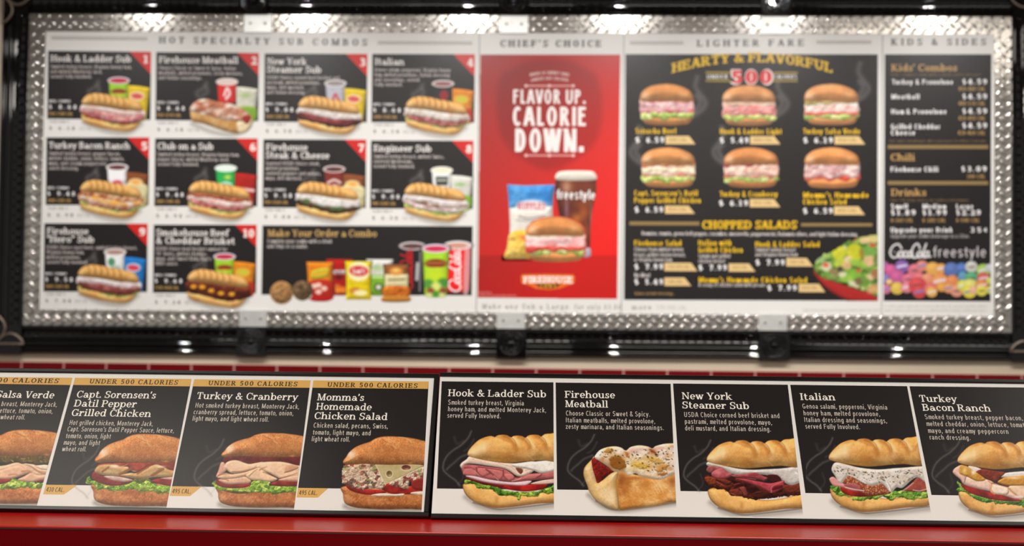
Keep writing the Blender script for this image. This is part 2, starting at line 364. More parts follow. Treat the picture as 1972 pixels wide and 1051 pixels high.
def sans_glyph(ch, T, t):
    """condensed grotesque lettering built from stems and arcs"""
    out = []
    def R(x0, y0, x1, y1): out.append(([(x0,y0),(x1,y0),(x1,y1),(x0,y1)], [(0,1,2,3)]))
    def D(x0, y0, x1, y1, w=None):
        w = (w or T*1.08)/2; out.append(([(x0-w, y0),(x0+w, y0),(x1+w, y1),(x1-w, y1)], [(0,1,2,3)]))
    def A(cx, cy, rx, ry, a0, a1): out.append(_arc(cx, cy, rx, ry, a0, a1, T, t))
    def V(x, y0, y1): R(x, y0, x+T, y1)
    w, x = .46, .70                                       # bowl width, x-height
    adv = .56
    if ch == 'A': D(.08,0,.29,1); D(.56,0,.35,1); R(.17,.27,.47,.27+t); adv=.64
    elif ch in 'BPR':
        V(.06,0,1); R(.06,1-t,.32,1); A(.30,.74,.24,.26,-90,90); R(.06,.48,.32,.48+t)
        if ch == 'B': A(.30,.28,.27,.28,-90,90); R(.06,0,.32,t)
        if ch == 'R': D(.32,.5,.52,0)
        adv=.62
    elif ch == 'C': A(.32,.5,.27,.52,45,315); adv=.60
    elif ch == 'D': V(.06,0,1); R(.06,1-t,.3,1); R(.06,0,.3,t); A(.28,.5,.30,.5,-90,90); adv=.64
    elif ch in 'EF':
        V(.06,0,1); R(.06,1-t,.50,1); R(.06,.48,.45,.48+t)
        if ch == 'E': R(.06,0,.51,t)
        adv=.55
    elif ch == 'G': A(.32,.5,.27,.52,45,345); V(.47,.05,.45); R(.34,.45-t,.58,.45); adv=.66
    elif ch == 'H': V(.06,0,1); V(.46,0,1); R(.06,.48,.5,.48+t); adv=.66
    elif ch == 'I': V(.07,0,1); adv=.26
    elif ch == 'J': V(.28,.25,1); A(.2,.25,.19,.27,180,360); adv=.46
    elif ch == 'K': V(.06,0,1); D(.16,.38,.50,1); D(.26,.55,.54,0); adv=.62
    elif ch == 'L': V(.06,0,1); R(.06,0,.46,t); adv=.50
    elif ch == 'M': V(.06,0,1); V(.64,0,1); D(.13,1,.38,.1); D(.69,1,.42,.1); adv=.84
    elif ch == 'N': V(.06,0,1); V(.46,0,1); D(.12,1,.50,0); adv=.66
    elif ch in 'OQ': A(.33,.5,.29,.52,0,360); adv=.66
    elif ch == 'S': A(.29,.745,.23,.275,25,270); A(.29,.255,.25,.275,-155,90); adv=.58
    elif ch == 'T': V(.23,0,1); R(.02,1-t,.52,1); adv=.54
    elif ch == 'U': V(.06,.26,1); V(.46,.26,1); A(.31+T*.1,.28,.25+T*.1,.30,180,360); adv=.66
    elif ch == 'V': D(.08,1,.29,0); D(.54,1,.34,0); adv=.62
    elif ch == 'W': D(.08,1,.23,0); D(.42,1,.27,0); D(.42,1,.58,0); D(.78,1,.62,0); adv=.86
    elif ch == 'Y': V(.27,0,.45); D(.08,1,.31,.42); D(.56,1,.34,.42); adv=.62
    elif ch == 'Z': R(.05,1-t,.5,1); R(.05,0,.52,t); D(.12,t,.44,1-t); adv=.56
    elif ch == 'a': A(.25,.48,.19,.235,0,165); V(.44-T,0,.5); A(.23,.2,.2,.215,0,360); adv=.50
    elif ch in 'bdpq':
        if ch in 'bp': V(.05,0 if ch == 'b' else -.28,1.03 if ch == 'b' else x)
        else: V(.45-T,0 if ch == 'd' else -.28,1.03 if ch == 'd' else x)
        A(.25,.35,.21,.37,0,360); adv=.52
    elif ch == 'c': A(.25,.35,.21,.37,48,312); adv=.46
    elif ch == 'e': A(.25,.35,.21,.37,0,315); R(.08,.36-t/2,.43,.36+t/2); adv=.50
    elif ch == 'f': V(.11,0,.82); A(.26,.82,.15,.22,60,180); R(.02,x-t,.30,x); adv=.32
    elif ch == 'g': A(.25,.35,.21,.37,0,360); V(.45-T,-.08,x); A(.25,-.08,.2,.21,190,360); adv=.52
    elif ch in 'hn': V(.05,0,1.03 if ch == 'h' else x); A(.25,.46,.2,.26,0,180); V(.45-T,0,.48); adv=.51
    elif ch == 'i': V(.05,0,x); R(.05,.88,.05+T,1.03); adv=.22
    elif ch == 'j': V(.05,-.1,x); R(.05,.88,.05+T,1.03); A(-.02,-.1,.07+T,.18,220,360); adv=.22
    elif ch == 'k': V(.05,0,1.03); D(.13,.28,.40,x); D(.21,.40,.43,0); adv=.48
    elif ch == 'l': V(.05,0,1.03); adv=.22
    elif ch == 'm': V(.05,0,x); A(.23,.46,.18,.26,0,180); V(.41-T,0,.48); A(.23+.36-T,.46,.18,.26,0,180); V(.77-2*T,0,.48); adv=.83-2*T
    elif ch == 'o': A(.25,.35,.22,.37,0,360); adv=.50
    elif ch == 'r': V(.05,0,x); A(.27,.44,.22,.28,75,180); adv=.34
    elif ch == 's': A(.22,.52,.17,.195,25,270); A(.22,.185,.19,.205,-155,90); adv=.44
    elif ch == 't': V(.10,.16,.90); A(.25,.16,.15,.175,180,300); R(.01,x-t,.30,x); adv=.32
    elif ch == 'u': V(.05,.22,x); A(.25,.24,.2,.26,180,360); V(.45-T,0,x); adv=.51
    elif ch in 'vy':
        D(.06,x,.22,0); D(.42,x,.26 if ch == 'v' else .13,0 if ch == 'v' else -.28); adv=.48
    elif ch == 'w': D(.06,x,.18,0); D(.33,x,.22,0); D(.33,x,.45,0); D(.61,x,.49,0); adv=.67
    elif ch == 'x': D(.07,x,.40,0); D(.40,x,.07,0); adv=.47
    elif ch == 'z': R(.03,x-t,.40,x); R(.03,0,.41,t); D(.08,t,.35,x-t); adv=.44
    elif ch == '0': A(.28,.5,.24,.52,0,360)
    elif ch == '1': V(.24,0,1); D(.30,1,.12,.80,T*.9)
    elif ch == '2': A(.27,.72,.22,.30,-20,170); D(.43,.64,.11,.06); R(.05,0,.50,t)
    elif ch == '3': A(.25,.755,.22,.265,-90,155); A(.25,.265,.24,.285,-155,90)
    elif ch == '4': V(.34,0,1); D(.36,1,.08,.3); R(.03,.22,.54,.22+t)
    elif ch == '5': A(.26,.32,.24,.34,-150,140); V(.09,.48,1); R(.09,1-t,.48,1)
    elif ch == '6': A(.28,.31,.23,.33,0,360); A(.36,.40,.31,.62,90,180)
    elif ch == '7': R(.04,1-t,.50,1); D(.20,0,.45,1-t)
    elif ch == '8': A(.28,.755,.21,.265,0,360); A(.28,.265,.24,.285,0,360)
    elif ch == '9': A(.28,.69,.23,.33,0,360); A(.20,.60,.31,.62,-90,0)
    elif ch == '&': A(.28,.78,.17,.24,-40,220); A(.26,.26,.22,.28,90,330); D(.20,.66,.58,0); adv=.60
    elif ch == '$': A(.28,.70,.21,.22,25,270); A(.28,.30,.23,.22,-155,90); R(.28-t*.4,-.1,.28+t*.4,1.1)
    elif ch == '¢': A(.26,.5,.20,.32,45,315); R(.26-t*.4,.06,.26+t*.4,.94); adv=.5
    elif ch in "'’": R(.05,.72,.05+T,1.03); adv=.18
    elif ch == '.': R(.05,0,.05+T*1.1,T*1.1); adv=.22
    elif ch == ',': R(.05,0,.05+T*1.1,T*1.1); D(.05,-.16,.05+T*.6,.02,T*.8); adv=.22
    elif ch == '-': R(.04,.32,.28,.32+t); adv=.32
    else: adv = .24
    return out, adv
def sans_text(s, bold=0.0, track=0.0):
    T = .115 + bold; t = .10 + bold*.7
    V, Fs, x = [], [], 0.0
    for ch in s:
        pcs, adv = sans_glyph(ch, T, t)
        for j, (v, f) in enumerate(pcs):           # every stroke lies a hair above the one before it
            k = len(V)
            V += [(p[0] + x, p[1], j*5e-6) for p in v]; Fs += [tuple(i + k for i in q) for q in f]
        x += adv + track + .05 + bold*.25
    return np.array(V), Fs
def text_geo(P, s, x0, y0, x1, cap, font='slab', slope=None, arc=0.0, **kw):
    """lettering laid on plane P from pixel (x0, y0) on its baseline to x1; returns uv and faces"""
    V, Fs = slab_text(s, **kw) if font == 'slab' else sans_text(s, **kw)
    if len(V) == 0: return np.zeros((0, 2)), [], 0
    V = V.copy(); V[:, 0] -= V[:, 0].min(); Wd = V[:, 0].max()
    a = P.uv(x0, y0)
    if slope is None:
        b = P.uv(x1, y0); b = np.array([b[0], a[1]])
    else: b = P.uv(x1, y0 + slope*(x1 - x0))
    d = b - a
    c = P.uv(x0, y0 - cap)
    H = c[1] - a[1]
    L = math.hypot(*d); e = d/L; nrm = np.array([-e[1], e[0]])
    X = V[:, 0]/Wd*L; Y = V[:, 1]*H
    if arc:
        Y = Y + arc*H*(1 - ((X/L - .5)*2)**2)
    return a[None] + X[:, None]*e + Y[:, None]*nrm, Fs, V[:, 2]
def lettering(name, P, lines, color, parent, h, label=None):
    """lettering, one mesh per block of lines; lines = (text, x0, baseline, x1, cap height, options)"""
    blocks = []
    for ln in lines:
        for b in blocks:
            q = b[-1]
            same_line = abs(ln[2] - q[2]) < ln[4]*.5 and -2 < ln[1] - q[3] < 40
            if same_line or (0 < ln[2] - q[2] < ln[4]*2.4 and ln[1] < q[3] and ln[3] > q[1]): b.append(ln); break
        else: blocks.append([ln])
    for b in blocks:
        mb = MB()
        for ln in b:
            uv, Fs, hh = text_geo(P, *ln[:5], **(dict(ln[5]) if len(ln) > 5 else {}))
            if len(uv): mb.add(P.xyz(uv, h + hh), Fs)
        o = mb.build(name, ink(color), parent)
        if label: o['label'] = label
    return o

# ------------------------------------------------------------------ printed food photographs, drawn procedurally
def _hash(ix, iy, seed):
    n = (ix.astype(np.int64)*374761393 + iy.astype(np.int64)*668265263 + seed*1442695041) & 0xffffffff
    n = ((n ^ (n >> 13))*1274126177) & 0xffffffff
    return ((n ^ (n >> 16)) & 0xffff)/65535.0
def vnoise(X, Y, seed):
    ix, iy = np.floor(X), np.floor(Y)
    fx, fy = X - ix, Y - iy
    fx, fy = fx*fx*(3 - 2*fx), fy*fy*(3 - 2*fy)
    a, b = _hash(ix, iy, seed), _hash(ix + 1, iy, seed)
    c, d = _hash(ix, iy + 1, seed), _hash(ix + 1, iy + 1, seed)
    return (a*(1-fx) + b*fx)*(1-fy) + (c*(1-fx) + d*fx)*fy
def fbm(X, Y, scale, seed, octv=4):
    s, amp, tot = 0, 1.0, 0
    for o in range(octv):
        s = s + amp*vnoise(X/scale*2**o + 17.3*o, Y/scale*2**o + 5.1*o, seed + o)
        tot += amp; amp *= 0.55
    return s/tot
def cells(X, Y, scale, seed):
    """distance to nearest scattered point and that point's random value"""
    gx, gy = np.floor(X/scale), np.floor(Y/scale)
    best = np.full(X.shape, 9.0); val = np.zeros(X.shape); sec = np.full(X.shape, 9.0)
    for i in (-1, 0, 1):
        for j in (-1, 0, 1):
            cx, cy = gx + i, gy + j
            px, py = cx + _hash(cx, cy, seed), cy + _hash(cx, cy, seed + 7)
            d = np.hypot(X/scale - px, Y/scale - py)
            v = _hash(cx, cy, seed + 13)
            sec = np.where(d < best, best, np.minimum(sec, d))
            val = np.where(d < best, v, val); best = np.minimum(best, d)
    return best, val, sec - best
def smooth_closed(P, k=5):
    P = np.asarray(P, float); n = len(P); out = []
    for i in range(n):
        p0, p1, p2, p3 = P[i-1], P[i], P[(i+1) % n], P[(i+2) % n]
        for j in range(k):
            t = j/k
            out.append(.5*((2*p1) + (p2-p0)*t + (2*p0-5*p1+4*p2-p3)*t*t + (3*p1-p0-3*p2+p3)*t**3))
    return np.array(out)
def smooth_open(P, k=6):
    P = np.asarray(P, float)
    Q = np.vstack([2*P[0]-P[1], P, 2*P[-1]-P[-2]]); out = []
    for i in range(1, len(Q) - 2):
        for j in range(k):
            t = j/k; p0, p1, p2, p3 = Q[i-1:i+3]
            out.append(.5*((2*p1) + (p2-p0)*t + (2*p0-5*p1+4*p2-p3)*t*t + (3*p1-p0-3*p2+p3)*t**3))
    return np.vstack([out, P[-1]])
class Pic:
    """a printed picture on plane P. (ox, oy, s) places the drawing's own units on the sheet"""
    def __init__(s, P, box, step, ox=0, oy=0, sc_=1.0, bg=None):
        s.P, s.ox, s.oy, s.s = P, ox, oy, sc_
        x0, y0, x1, y1 = box
        xs = np.arange(x0, x1 + step, step); ys = np.arange(y0, y1 + step, step)
        s.PX, s.PY = np.meshgrid(xs, ys)
        s.X, s.Y = (s.PX - ox)/sc_, (s.PY - oy)/sc_          # drawing units
        s.step = step/sc_
        s.rgb = np.zeros(s.X.shape + (3,)); s.rgb[:] = BLACK
        s.food = np.zeros(s.X.shape); s.wisp = np.zeros(s.X.shape)
        s.seed = 11
        s.f = 1.0
        if bg: bg(s)
    def _sub(s, x0, y0, x1, y1):
        j0 = np.searchsorted(s.X[0], x0); j1 = np.searchsorted(s.X[0], x1)
        i0 = np.searchsorted(s.Y[:, 0], y0); i1 = np.searchsorted(s.Y[:, 0], y1)
        return (slice(max(i0, 0), max(i1, 0)), slice(max(j0, 0), max(j1, 0)))
    def sdf(s, poly, X, Y):
        d2 = np.full(X.shape, 1e18); ins = np.zeros(X.shape, bool)
        n = len(poly)
        for i in range(n):
            ax, ay = poly[i]; bx, by = poly[(i+1) % n]
            ex, ey = bx - ax, by - ay
            L = ex*ex + ey*ey + 1e-12
            t = np.clip(((X-ax)*ex + (Y-ay)*ey)/L, 0, 1)
            d2 = np.minimum(d2, (X-ax-t*ex)**2 + (Y-ay-t*ey)**2)
            if ay != by:
                c = (ay > Y) != (by > Y)
                ins ^= c & (X < ex*(Y-ay)/(by-ay) + ax)
        return np.where(ins, 1, -1)*np.sqrt(d2)
    def _mix(s, sl, col, a, food=True):
        a3 = a[..., None]
        s.rgb[sl] = s.rgb[sl]*(1-a3) + np.clip(col, 0, 255)*a3
        t = s.food if food else s.wisp
        t[sl] = np.maximum(t[sl], a)
    def shape(s, poly, color, R=None, amb=.62, dif=.55, light=(-.35, -.75), rough=0.0, rscale=14, color2=None,
              cscale=40, alpha=1.0, smooth=True, edge=None, edge_c=None, soft=1.0, grain=.06, gscale=None, jag=0.0, jscale=12, tex=None, food=True):
        q = smooth_closed(poly) if smooth else np.asarray(poly, float)
        m = max(2*s.step, soft, jag*2)
        sl = s._sub(q[:, 0].min()-m, q[:, 1].min()-m, q[:, 0].max()+m, q[:, 1].max()+m)
        X, Y = s.X[sl], s.Y[sl]
        if X.size == 0: return
        s.seed += 3
        Xw, Yw = X, Y
        if jag:
            Xw = X + jag*(fbm(X, Y, jscale, s.seed, 2)*2-1)*1.6; Yw = Y + jag*(fbm(X, Y, jscale, s.seed+50, 2)*2-1)*1.6
        d = s.sdf(q, Xw, Yw)
        w = max(s.step*.8, soft*.5)
        a = np.clip(.5 + d/(2*w), 0, 1)*alpha
        R = R or 1e9
        t = np.clip(d/R, 0, 1)
        z = np.sqrt(np.clip(t*(2-t), 0, 1))*R if R < 1e8 else np.zeros_like(d)
        if rough: z = z + rough*(fbm(X, Y, rscale, s.seed+9, 4)-.5)*rscale
        gy, gx = np.gradient(z, s.step)
        nn = 1/np.sqrt(1 + gx*gx + gy*gy)
        lz = math.sqrt(max(0.05, 1 - light[0]**2 - light[1]**2))
        sh = amb + dif*np.clip((-gx*light[0] - gy*light[1] + lz)*nn, 0, 1.3)
        col = np.zeros(X.shape + (3,)); col[:] = color
        if color2 is not None:
            k = np.clip((fbm(X, Y, cscale, s.seed+21, 4)-.32)/.36, 0, 1)[..., None]
            col = col*(1-k) + np.array(color2)*k
        if tex is not None: col = tex(X, Y, col)
        if grain: col = col*(1 + grain*2*(fbm(X, Y, gscale or s.step*3.2, s.seed+77, 2)-.5))[..., None]
        if edge:
            k = np.clip(1 - d/edge, 0, 1)[..., None]**1.5
            col = col*(1-k) + np.array(edge_c)*k
        s._mix(sl, col*sh[..., None], a, food)
    def stroke(s, pts, w, color, alpha=1.0, soft=None, w2=None, smooth=True, food=True, clip=False):
        q = smooth_open(pts) if smooth and len(pts) > 2 else np.asarray(pts, float)
        soft = soft or w*.5
        m = w + soft
        sl = s._sub(q[:, 0].min()-m, q[:, 1].min()-m, q[:, 0].max()+m, q[:, 1].max()+m)
        X, Y = s.X[sl], s.Y[sl]
        if X.size == 0: return
        best = np.full(X.shape, 1e9); n = len(q) - 1
        for i in range(n):
            ax, ay = q[i]; ex, ey = q[i+1] - q[i]
            t = np.clip(((X-ax)*ex + (Y-ay)*ey)/(ex*ex + ey*ey + 1e-12), 0, 1)
            d = np.hypot(X-ax-t*ex, Y-ay-t*ey)
            ww = w/2 + ((w2 - w)/2*(i + t)/n if w2 is not None else 0)
            best = np.minimum(best, d - ww)
        a = np.clip(.5 - best/max(soft, s.step), 0, 1); a = a*a*(3-2*a)*alpha
        if clip: a = a*(s.food[sl] > .5)
        s._mix(sl, np.array(color, float), a, food)
    def blob(s, x, y, rx, ry, color, alpha=1.0, ang=0.0, hard=0.0, food=True, clip=True):
        r = max(rx, ry)*1.7
        sl = s._sub(x-r, y-r, x+r, y+r)
        X, Y = s.X[sl]-x, s.Y[sl]-y
        if X.size == 0: return
        c, sn = math.cos(ang), math.sin(ang)
        q = np.hypot((X*c + Y*sn)/rx, (-X*sn + Y*c)/ry)
        a = np.exp(-q*q*1.2) if not hard else np.clip((1-q)*min(rx, ry)/max(hard, s.step) + .5, 0, 1)
        a = a*alpha
        if clip and food: a = a*s.food[sl]
        s._mix(sl, np.array(color, float), a, food)
    def specks(s, poly, n, r, color, alpha=.85, seed=1, stretch=1.6):
        rnd = random.Random(seed)
        q = smooth_closed(poly)
        x0, y0, x1, y1 = q[:, 0].min(), q[:, 1].min(), q[:, 0].max(), q[:, 1].max()
        k = 0
        for _ in range(n*12):
            if k >= n: break
            x, y = rnd.uniform(x0, x1), rnd.uniform(y0, y1)
            if s.sdf(q, np.array([[x]]), np.array([[y]]))[0, 0] < r: continue
            rr = r*rnd.uniform(.5, 1.3)
            s.blob(x, y, rr*stretch, rr*.8, color, alpha*rnd.uniform(.6, 1), rnd.uniform(-.4, 1.2), hard=r*.8)
            k += 1
    def leaf(s, poly, seed=3, jag=10, scale=44, cols=((74, 116, 28), (142, 184, 56), (214, 228, 120)), amb=.66):
        def tex(X, Y, col):
            d, v, e = cells(X*.8 + scale*1.1*fbm(X, Y, scale*.9, seed, 3), Y*1.2 + scale*1.1*fbm(X, Y, scale*.9, seed+4, 3), scale*1.15, seed)
            k = np.clip(v*.75 + .5*(fbm(X, Y, scale*.8, seed+31, 3)-.5) + .12, 0, 1)
            a, b, c = (np.array(q, float) for q in cols)
            k2 = k[..., None]
            o = np.where(k2 < .5, a + (b-a)*k2*2, b + (c-b)*(k2*2-1))
            return o*(1 - .34*np.clip(1 - e/.16, 0, 1))[..., None]
        s.shape(poly, (110, 150, 50), R=scale*.6, amb=amb, dif=.6, rough=.9, rscale=scale*.7, jag=jag, jscale=scale*.7, tex=tex)
    def finish(s, name, parent, h, clip=None, backdrop='steam_shadow_print'):
        PX = s.PX
        inside = np.ones(s.X.shape, bool)
        if clip is not None:                             # trim along the card; the right side is cut exactly on its edge
            (xa, ya), (xb, yb) = clip[1], clip[2]
            xl = xa + (xb-xa)*(s.PY - ya)/(yb - ya)
            q = np.asarray(clip, float); grown = q.copy(); grown[1, 0] += 40; grown[2, 0] += 40
            inside = (s.sdf(grown, s.PX, s.PY) > -.5*s.step*s.s) & (s.PX < xl + s.step*s.s)
            PX = np.minimum(s.PX, xl)
        n, m = s.X.shape
        idx = np.arange(n*m).reshape(n, m)
        P3 = s.P.xyz(s.P.uv(PX.ravel(), s.PY.ravel()), h)
        colr = ink_lin(s.rgb.reshape(-1, 3))
        def make(nm, vm, hh):
            f = vm[:-1, :-1] | vm[1:, :-1] | vm[:-1, 1:] | vm[1:, 1:]
            f &= inside[:-1, :-1] & inside[1:, :-1] & inside[:-1, 1:] & inside[1:, 1:]
            if not f.any(): return None
            q = np.stack([idx[1:, :-1][f], idx[1:, 1:][f], idx[:-1, 1:][f], idx[:-1, :-1][f]], 1)
            used, inv = np.unique(q, return_inverse=True)
            q = inv.reshape(-1, 4)
            me = bpy.data.meshes.new(nm)
            me.vertices.add(len(used)); me.vertices.foreach_set('co', P3[used].astype(np.float32).ravel())
            me.loops.add(q.size); me.loops.foreach_set('vertex_index', q.ravel().astype(np.int32))
            me.polygons.add(len(q))
            me.polygons.foreach_set('loop_start', np.arange(0, q.size, 4, dtype=np.int32))
            at = me.attributes.new('ink', 'FLOAT_COLOR', 'POINT')
            at.data.foreach_set('color', np.concatenate([colr[used], np.ones((len(used), 1))], 1).astype(np.float32).ravel())
            me.materials.append(picture_ink()); me.update(calc_edges=True)
            o = bpy.data.objects.new(nm, me); COL.objects.link(o)
            o.parent = parent
            off = Vector((0, 0, 0)); p = parent
            while p: off += p.location; p = p.parent
            o.location = -off
            return o
        fm = s.food > .04
        F = make(name, fm, h)
        Wm = (s.wisp > .006) & ~(s.food > .9)
        if Wm.any() and backdrop:
            P3 += np.array(s.P.n)*(H_WISP - h)
            make(backdrop, Wm, h)  # printed steam, together with the shade painted under the food
        return F

# --- shared pieces of the photographs
def bun_top_round(p, tx, sx, cy, by):
    """the crusty wheat roll's upper half; tx left tip, cy crest, by lower edge"""
    src = [(262,405),(275,375),(300,348),(345,285),(420,225),(520,185),(600,160),(660,125),(740,100),(850,93),(960,98),(1080,108),
           (1180,125),(1260,145),(1420,190),(1420,440),(1180,435),(1000,437),(850,440),(700,436),(560,430),(420,432),(320,440),(275,430)]
    M = lambda x, y: (tx + (x - 262)*sx, cy + (y - 93)/(440-93)*(by - cy))
    p.shape([M(*q) for q in src], (186, 118, 66), R=120, amb=.60, dif=.62, light=(-.45, -.55), rough=.34, rscale=14, grain=.22, gscale=9,
            color2=(204, 140, 84), cscale=60, edge=14, edge_c=(150, 84, 38))
    B = lambda x, y, rx, ry, c, a, g=0: p.blob(*M(x, y), rx*sx, ry, c, a, g)
    B(372, 318, 66, 46, (246, 222, 196), .85, -.7); B(350, 300, 40, 26, (255, 240, 222), .5, -.7)
    B(500, 220, 120, 40, (212, 150, 92), .5, -.4); B(850, 330, 260, 110, (158, 92, 44), .42); B(620, 300, 60, 50, (205, 148, 92), .35)
    B(1150, 260, 160, 110, (176, 112, 62), .4); B(490, 368, 24, 20, (120, 66, 30), .6); B(1110, 420, 40, 16, (214, 160, 100), .5)
    S = lambda pts, w, c, a: p.stroke([M(*q) for q in pts], w, c, a, clip=True)
    S([(790,112),(850,160),(900,215),(930,240)], 16, (228,184,132), .55); S([(760,135),(820,168),(880,190)], 8, (120,68,32), .45)
    S([(960,104),(1040,115),(1120,155)], 12, (230,186,134), .5); S([(660,135),(740,118),(800,120)], 9, (225,180,128), .4)
    S([(640,250),(720,220),(800,215)], 5, (210,160,105), .25); S([(930,205),(1000,260),(1120,330)], 6, (215,165,110), .25)
    rnd = random.Random(5)
    for _ in range(70):
        x, y = rnd.uniform(300, 1250), rnd.uniform(150, 430)
        B(x, y, rnd.uniform(4, 9), rnd.uniform(3, 6), rnd.choice([(214,158,104),(132,76,36),(220,170,118)]), .5)
def bun_base_round(p, lx, ty, by, rx=1330):
    M = lambda x, y: (lx + x, ty + (y - 690)/(955 - 690)*(by - ty))
    poly = [(0,690),(0,780),(6,850),(32,893),(92,922),(182,942),(312,952),(512,958),(752,954),(1130,940),(1130,700),(700,690),(400,690)]
    p.shape([M(*q) for q in poly], (192, 124, 72), R=70, amb=.58, dif=.60, light=(-.3, -.65), rough=.36, rscale=14, grain=.22, gscale=9, color2=(160, 92, 46), cscale=50)
    p.blob(*M(60, 830), 60, 60, (222, 170, 118), .5); p.blob(*M(560, 925), 300, 22, (118, 62, 28), .5)
    p.blob(*M(330, 850), 90, 40, (202, 140, 86), .4); p.blob(*M(800, 830), 120, 40, (200, 136, 80), .35)
def tomato(p, poly, dark=(126, 26, 26), c=(192, 46, 36)):
    p.shape(poly, c, R=26, amb=.66, dif=.42, rough=.12, rscale=12, color2=dark, cscale=90)
def fold(p, poly, c=(228, 188, 154), R=30, edge_c=None, rough=.05):
    c = tuple(min(250, v*1.05 + 4) for v in c)
    p.shape(poly, c, R=R, amb=.66, dif=.44, light=(-.2, -.7), rough=rough, rscale=18,
            color2=tuple(int(v*.93) for v in c), cscale=70, edge=9, edge_c=edge_c or tuple(int(v*.88) for v in c))
def crease(p, pts, w=10, c=(146, 92, 62), a=.75): p.stroke(pts, w, c, a, soft=w*1.1, w2=w*.4)
def drop_shadow(p, pts, w, a=.5, c=(70, 62, 56)): p.stroke(pts, w, c, a, soft=w*1.3, food=False)
def wheat_shadow(p, lx, by):
    p.stroke([(lx+20, by-40), (lx+100, by-12), (lx+400, by+4), (lx+1000, by+2)], 40, (92, 88, 74), .62, soft=90, food=False)
def steam(p, pts, w=34, a=.22, c=(150, 146, 140)):
    p.stroke(pts, w*.5, c, min(.6, a*1.9), soft=w*1.2, food=False)
def wisps(p, dx, dy, k=1.0):
    M = lambda q: [(dx + x*k, dy + y*k) for x, y in q]
    steam(p, M([(60,-310),(20,-230),(-60,-150),(-140,-100),(-215,-30),(-255,60),(-250,130),(-190,190),(-120,240),(-70,300)]), 30*k, .25)
    steam(p, M([(40,-60),(-60,-20),(-130,40),(-190,90),(-215,120)]), 34*k, .2)
    steam(p, M([(-30,-200),(-100,-170),(-130,-240)]), 40*k, .1)
    steam(p, M([(-60,90),(-30,200),(-90,290)]), 26*k, .10)
    steam(p, M([(90,-220),(40,-130),(-20,-90)]), 30*k, .12)

def sub_top(p, x, y, k=1.0):
    """the lobed golden sub roll; (x, y) is its left tip, k units per drawing unit"""
    M = lambda q: (x + (q[0]-352)*k, y + (q[1]-310)*k)
    out = [(352,310),(360,285),(380,255),(415,215),(480,157),(560,123),(620,113),(660,124),(690,106),(750,99),(800,107),(842,127),(870,113),
           (920,108),(970,117),(1003,132),(1040,106),(1100,98),(1150,104),(1183,117),(1220,92),(1280,86),(1420,90),(1420,385),(1200,388),
           (1050,396),(900,411),(780,416),(680,406),(560,386),(450,366),(380,346),(355,330)]
    p.shape([M(q) for q in out], (228, 178, 106), R=130*k, amb=.66, dif=.54, light=(-.3, -.72), rough=.10, rscale=24*k,
            color2=(214, 154, 80), cscale=110*k, grain=.08, edge=10*k, edge_c=(176, 112, 44))
    B = lambda bx, by, rx, ry, c, a, g=0: p.blob(*M((bx, by)), rx*k, ry*k, c, a, g)
    S = lambda pts, w, c, a: p.stroke([M(q) for q in pts], w*k, c, a, soft=w*k*1.2, clip=True)
    B(500, 250, 120, 70, (250, 220, 168), .8, -.4); B(420, 300, 60, 40, (250, 224, 180), .7); B(540, 240, 18, 60, (252, 230, 190), .5); B(640, 210, 70, 50, (232, 190, 126), .5)
    B(560, 140, 80, 22, (186, 118, 44), .5, -.25); B(750, 115, 70, 18, (176, 108, 42), .5); B(430, 200, 30, 60, (196, 130, 56), .4, .8)
    for nx, ny in ((842, 127), (1003, 132), (1183, 117)):
        S([(nx-70, ny-8), (nx-10, ny+22), (nx+35, ny+80), (nx+60, ny+150)], 46, (164, 100, 40), .62)
        S([(nx+20, ny+6), (nx+65, ny+50), (nx+95, ny+100)], 34, (246, 218, 160), .72)
        S([(nx, ny), (nx+40, ny+38), (nx+62, ny+95)], 7, (140, 84, 34), .5)
    S([(660,124),(700,130),(770,160),(840,180)], 22, (190, 124, 52), .45); S([(670,140),(740,165)], 20, (240, 206, 146), .5)
    B(820, 345, 70, 60, (142, 88, 34), .5); B(740, 330, 120, 60, (182, 120, 52), .4); B(1000, 330, 90, 50, (226, 176, 112), .5)
    B(1240, 300, 60, 70, (222, 170, 98), .5); B(900, 250, 120, 40, (196, 136, 66), .4); B(1080, 290, 40, 40, (238, 204, 160), .45)
    B(640, 385, 160, 16, (196, 134, 52), .4)
    S([(1030,330),(1070,360),(1090,385)], 5, (240, 205, 150), .4); S([(1250,260),(1280,330),(1320,360)], 6, (170, 112, 50), .4)
    rnd = random.Random(8)
    for _ in range(60):
        B(rnd.uniform(380,1300), rnd.uniform(150,390), rnd.uniform(5,14), rnd.uniform(4,9), rnd.choice([(234,192,130),(178,116,52),(240,205,150)]), .3)
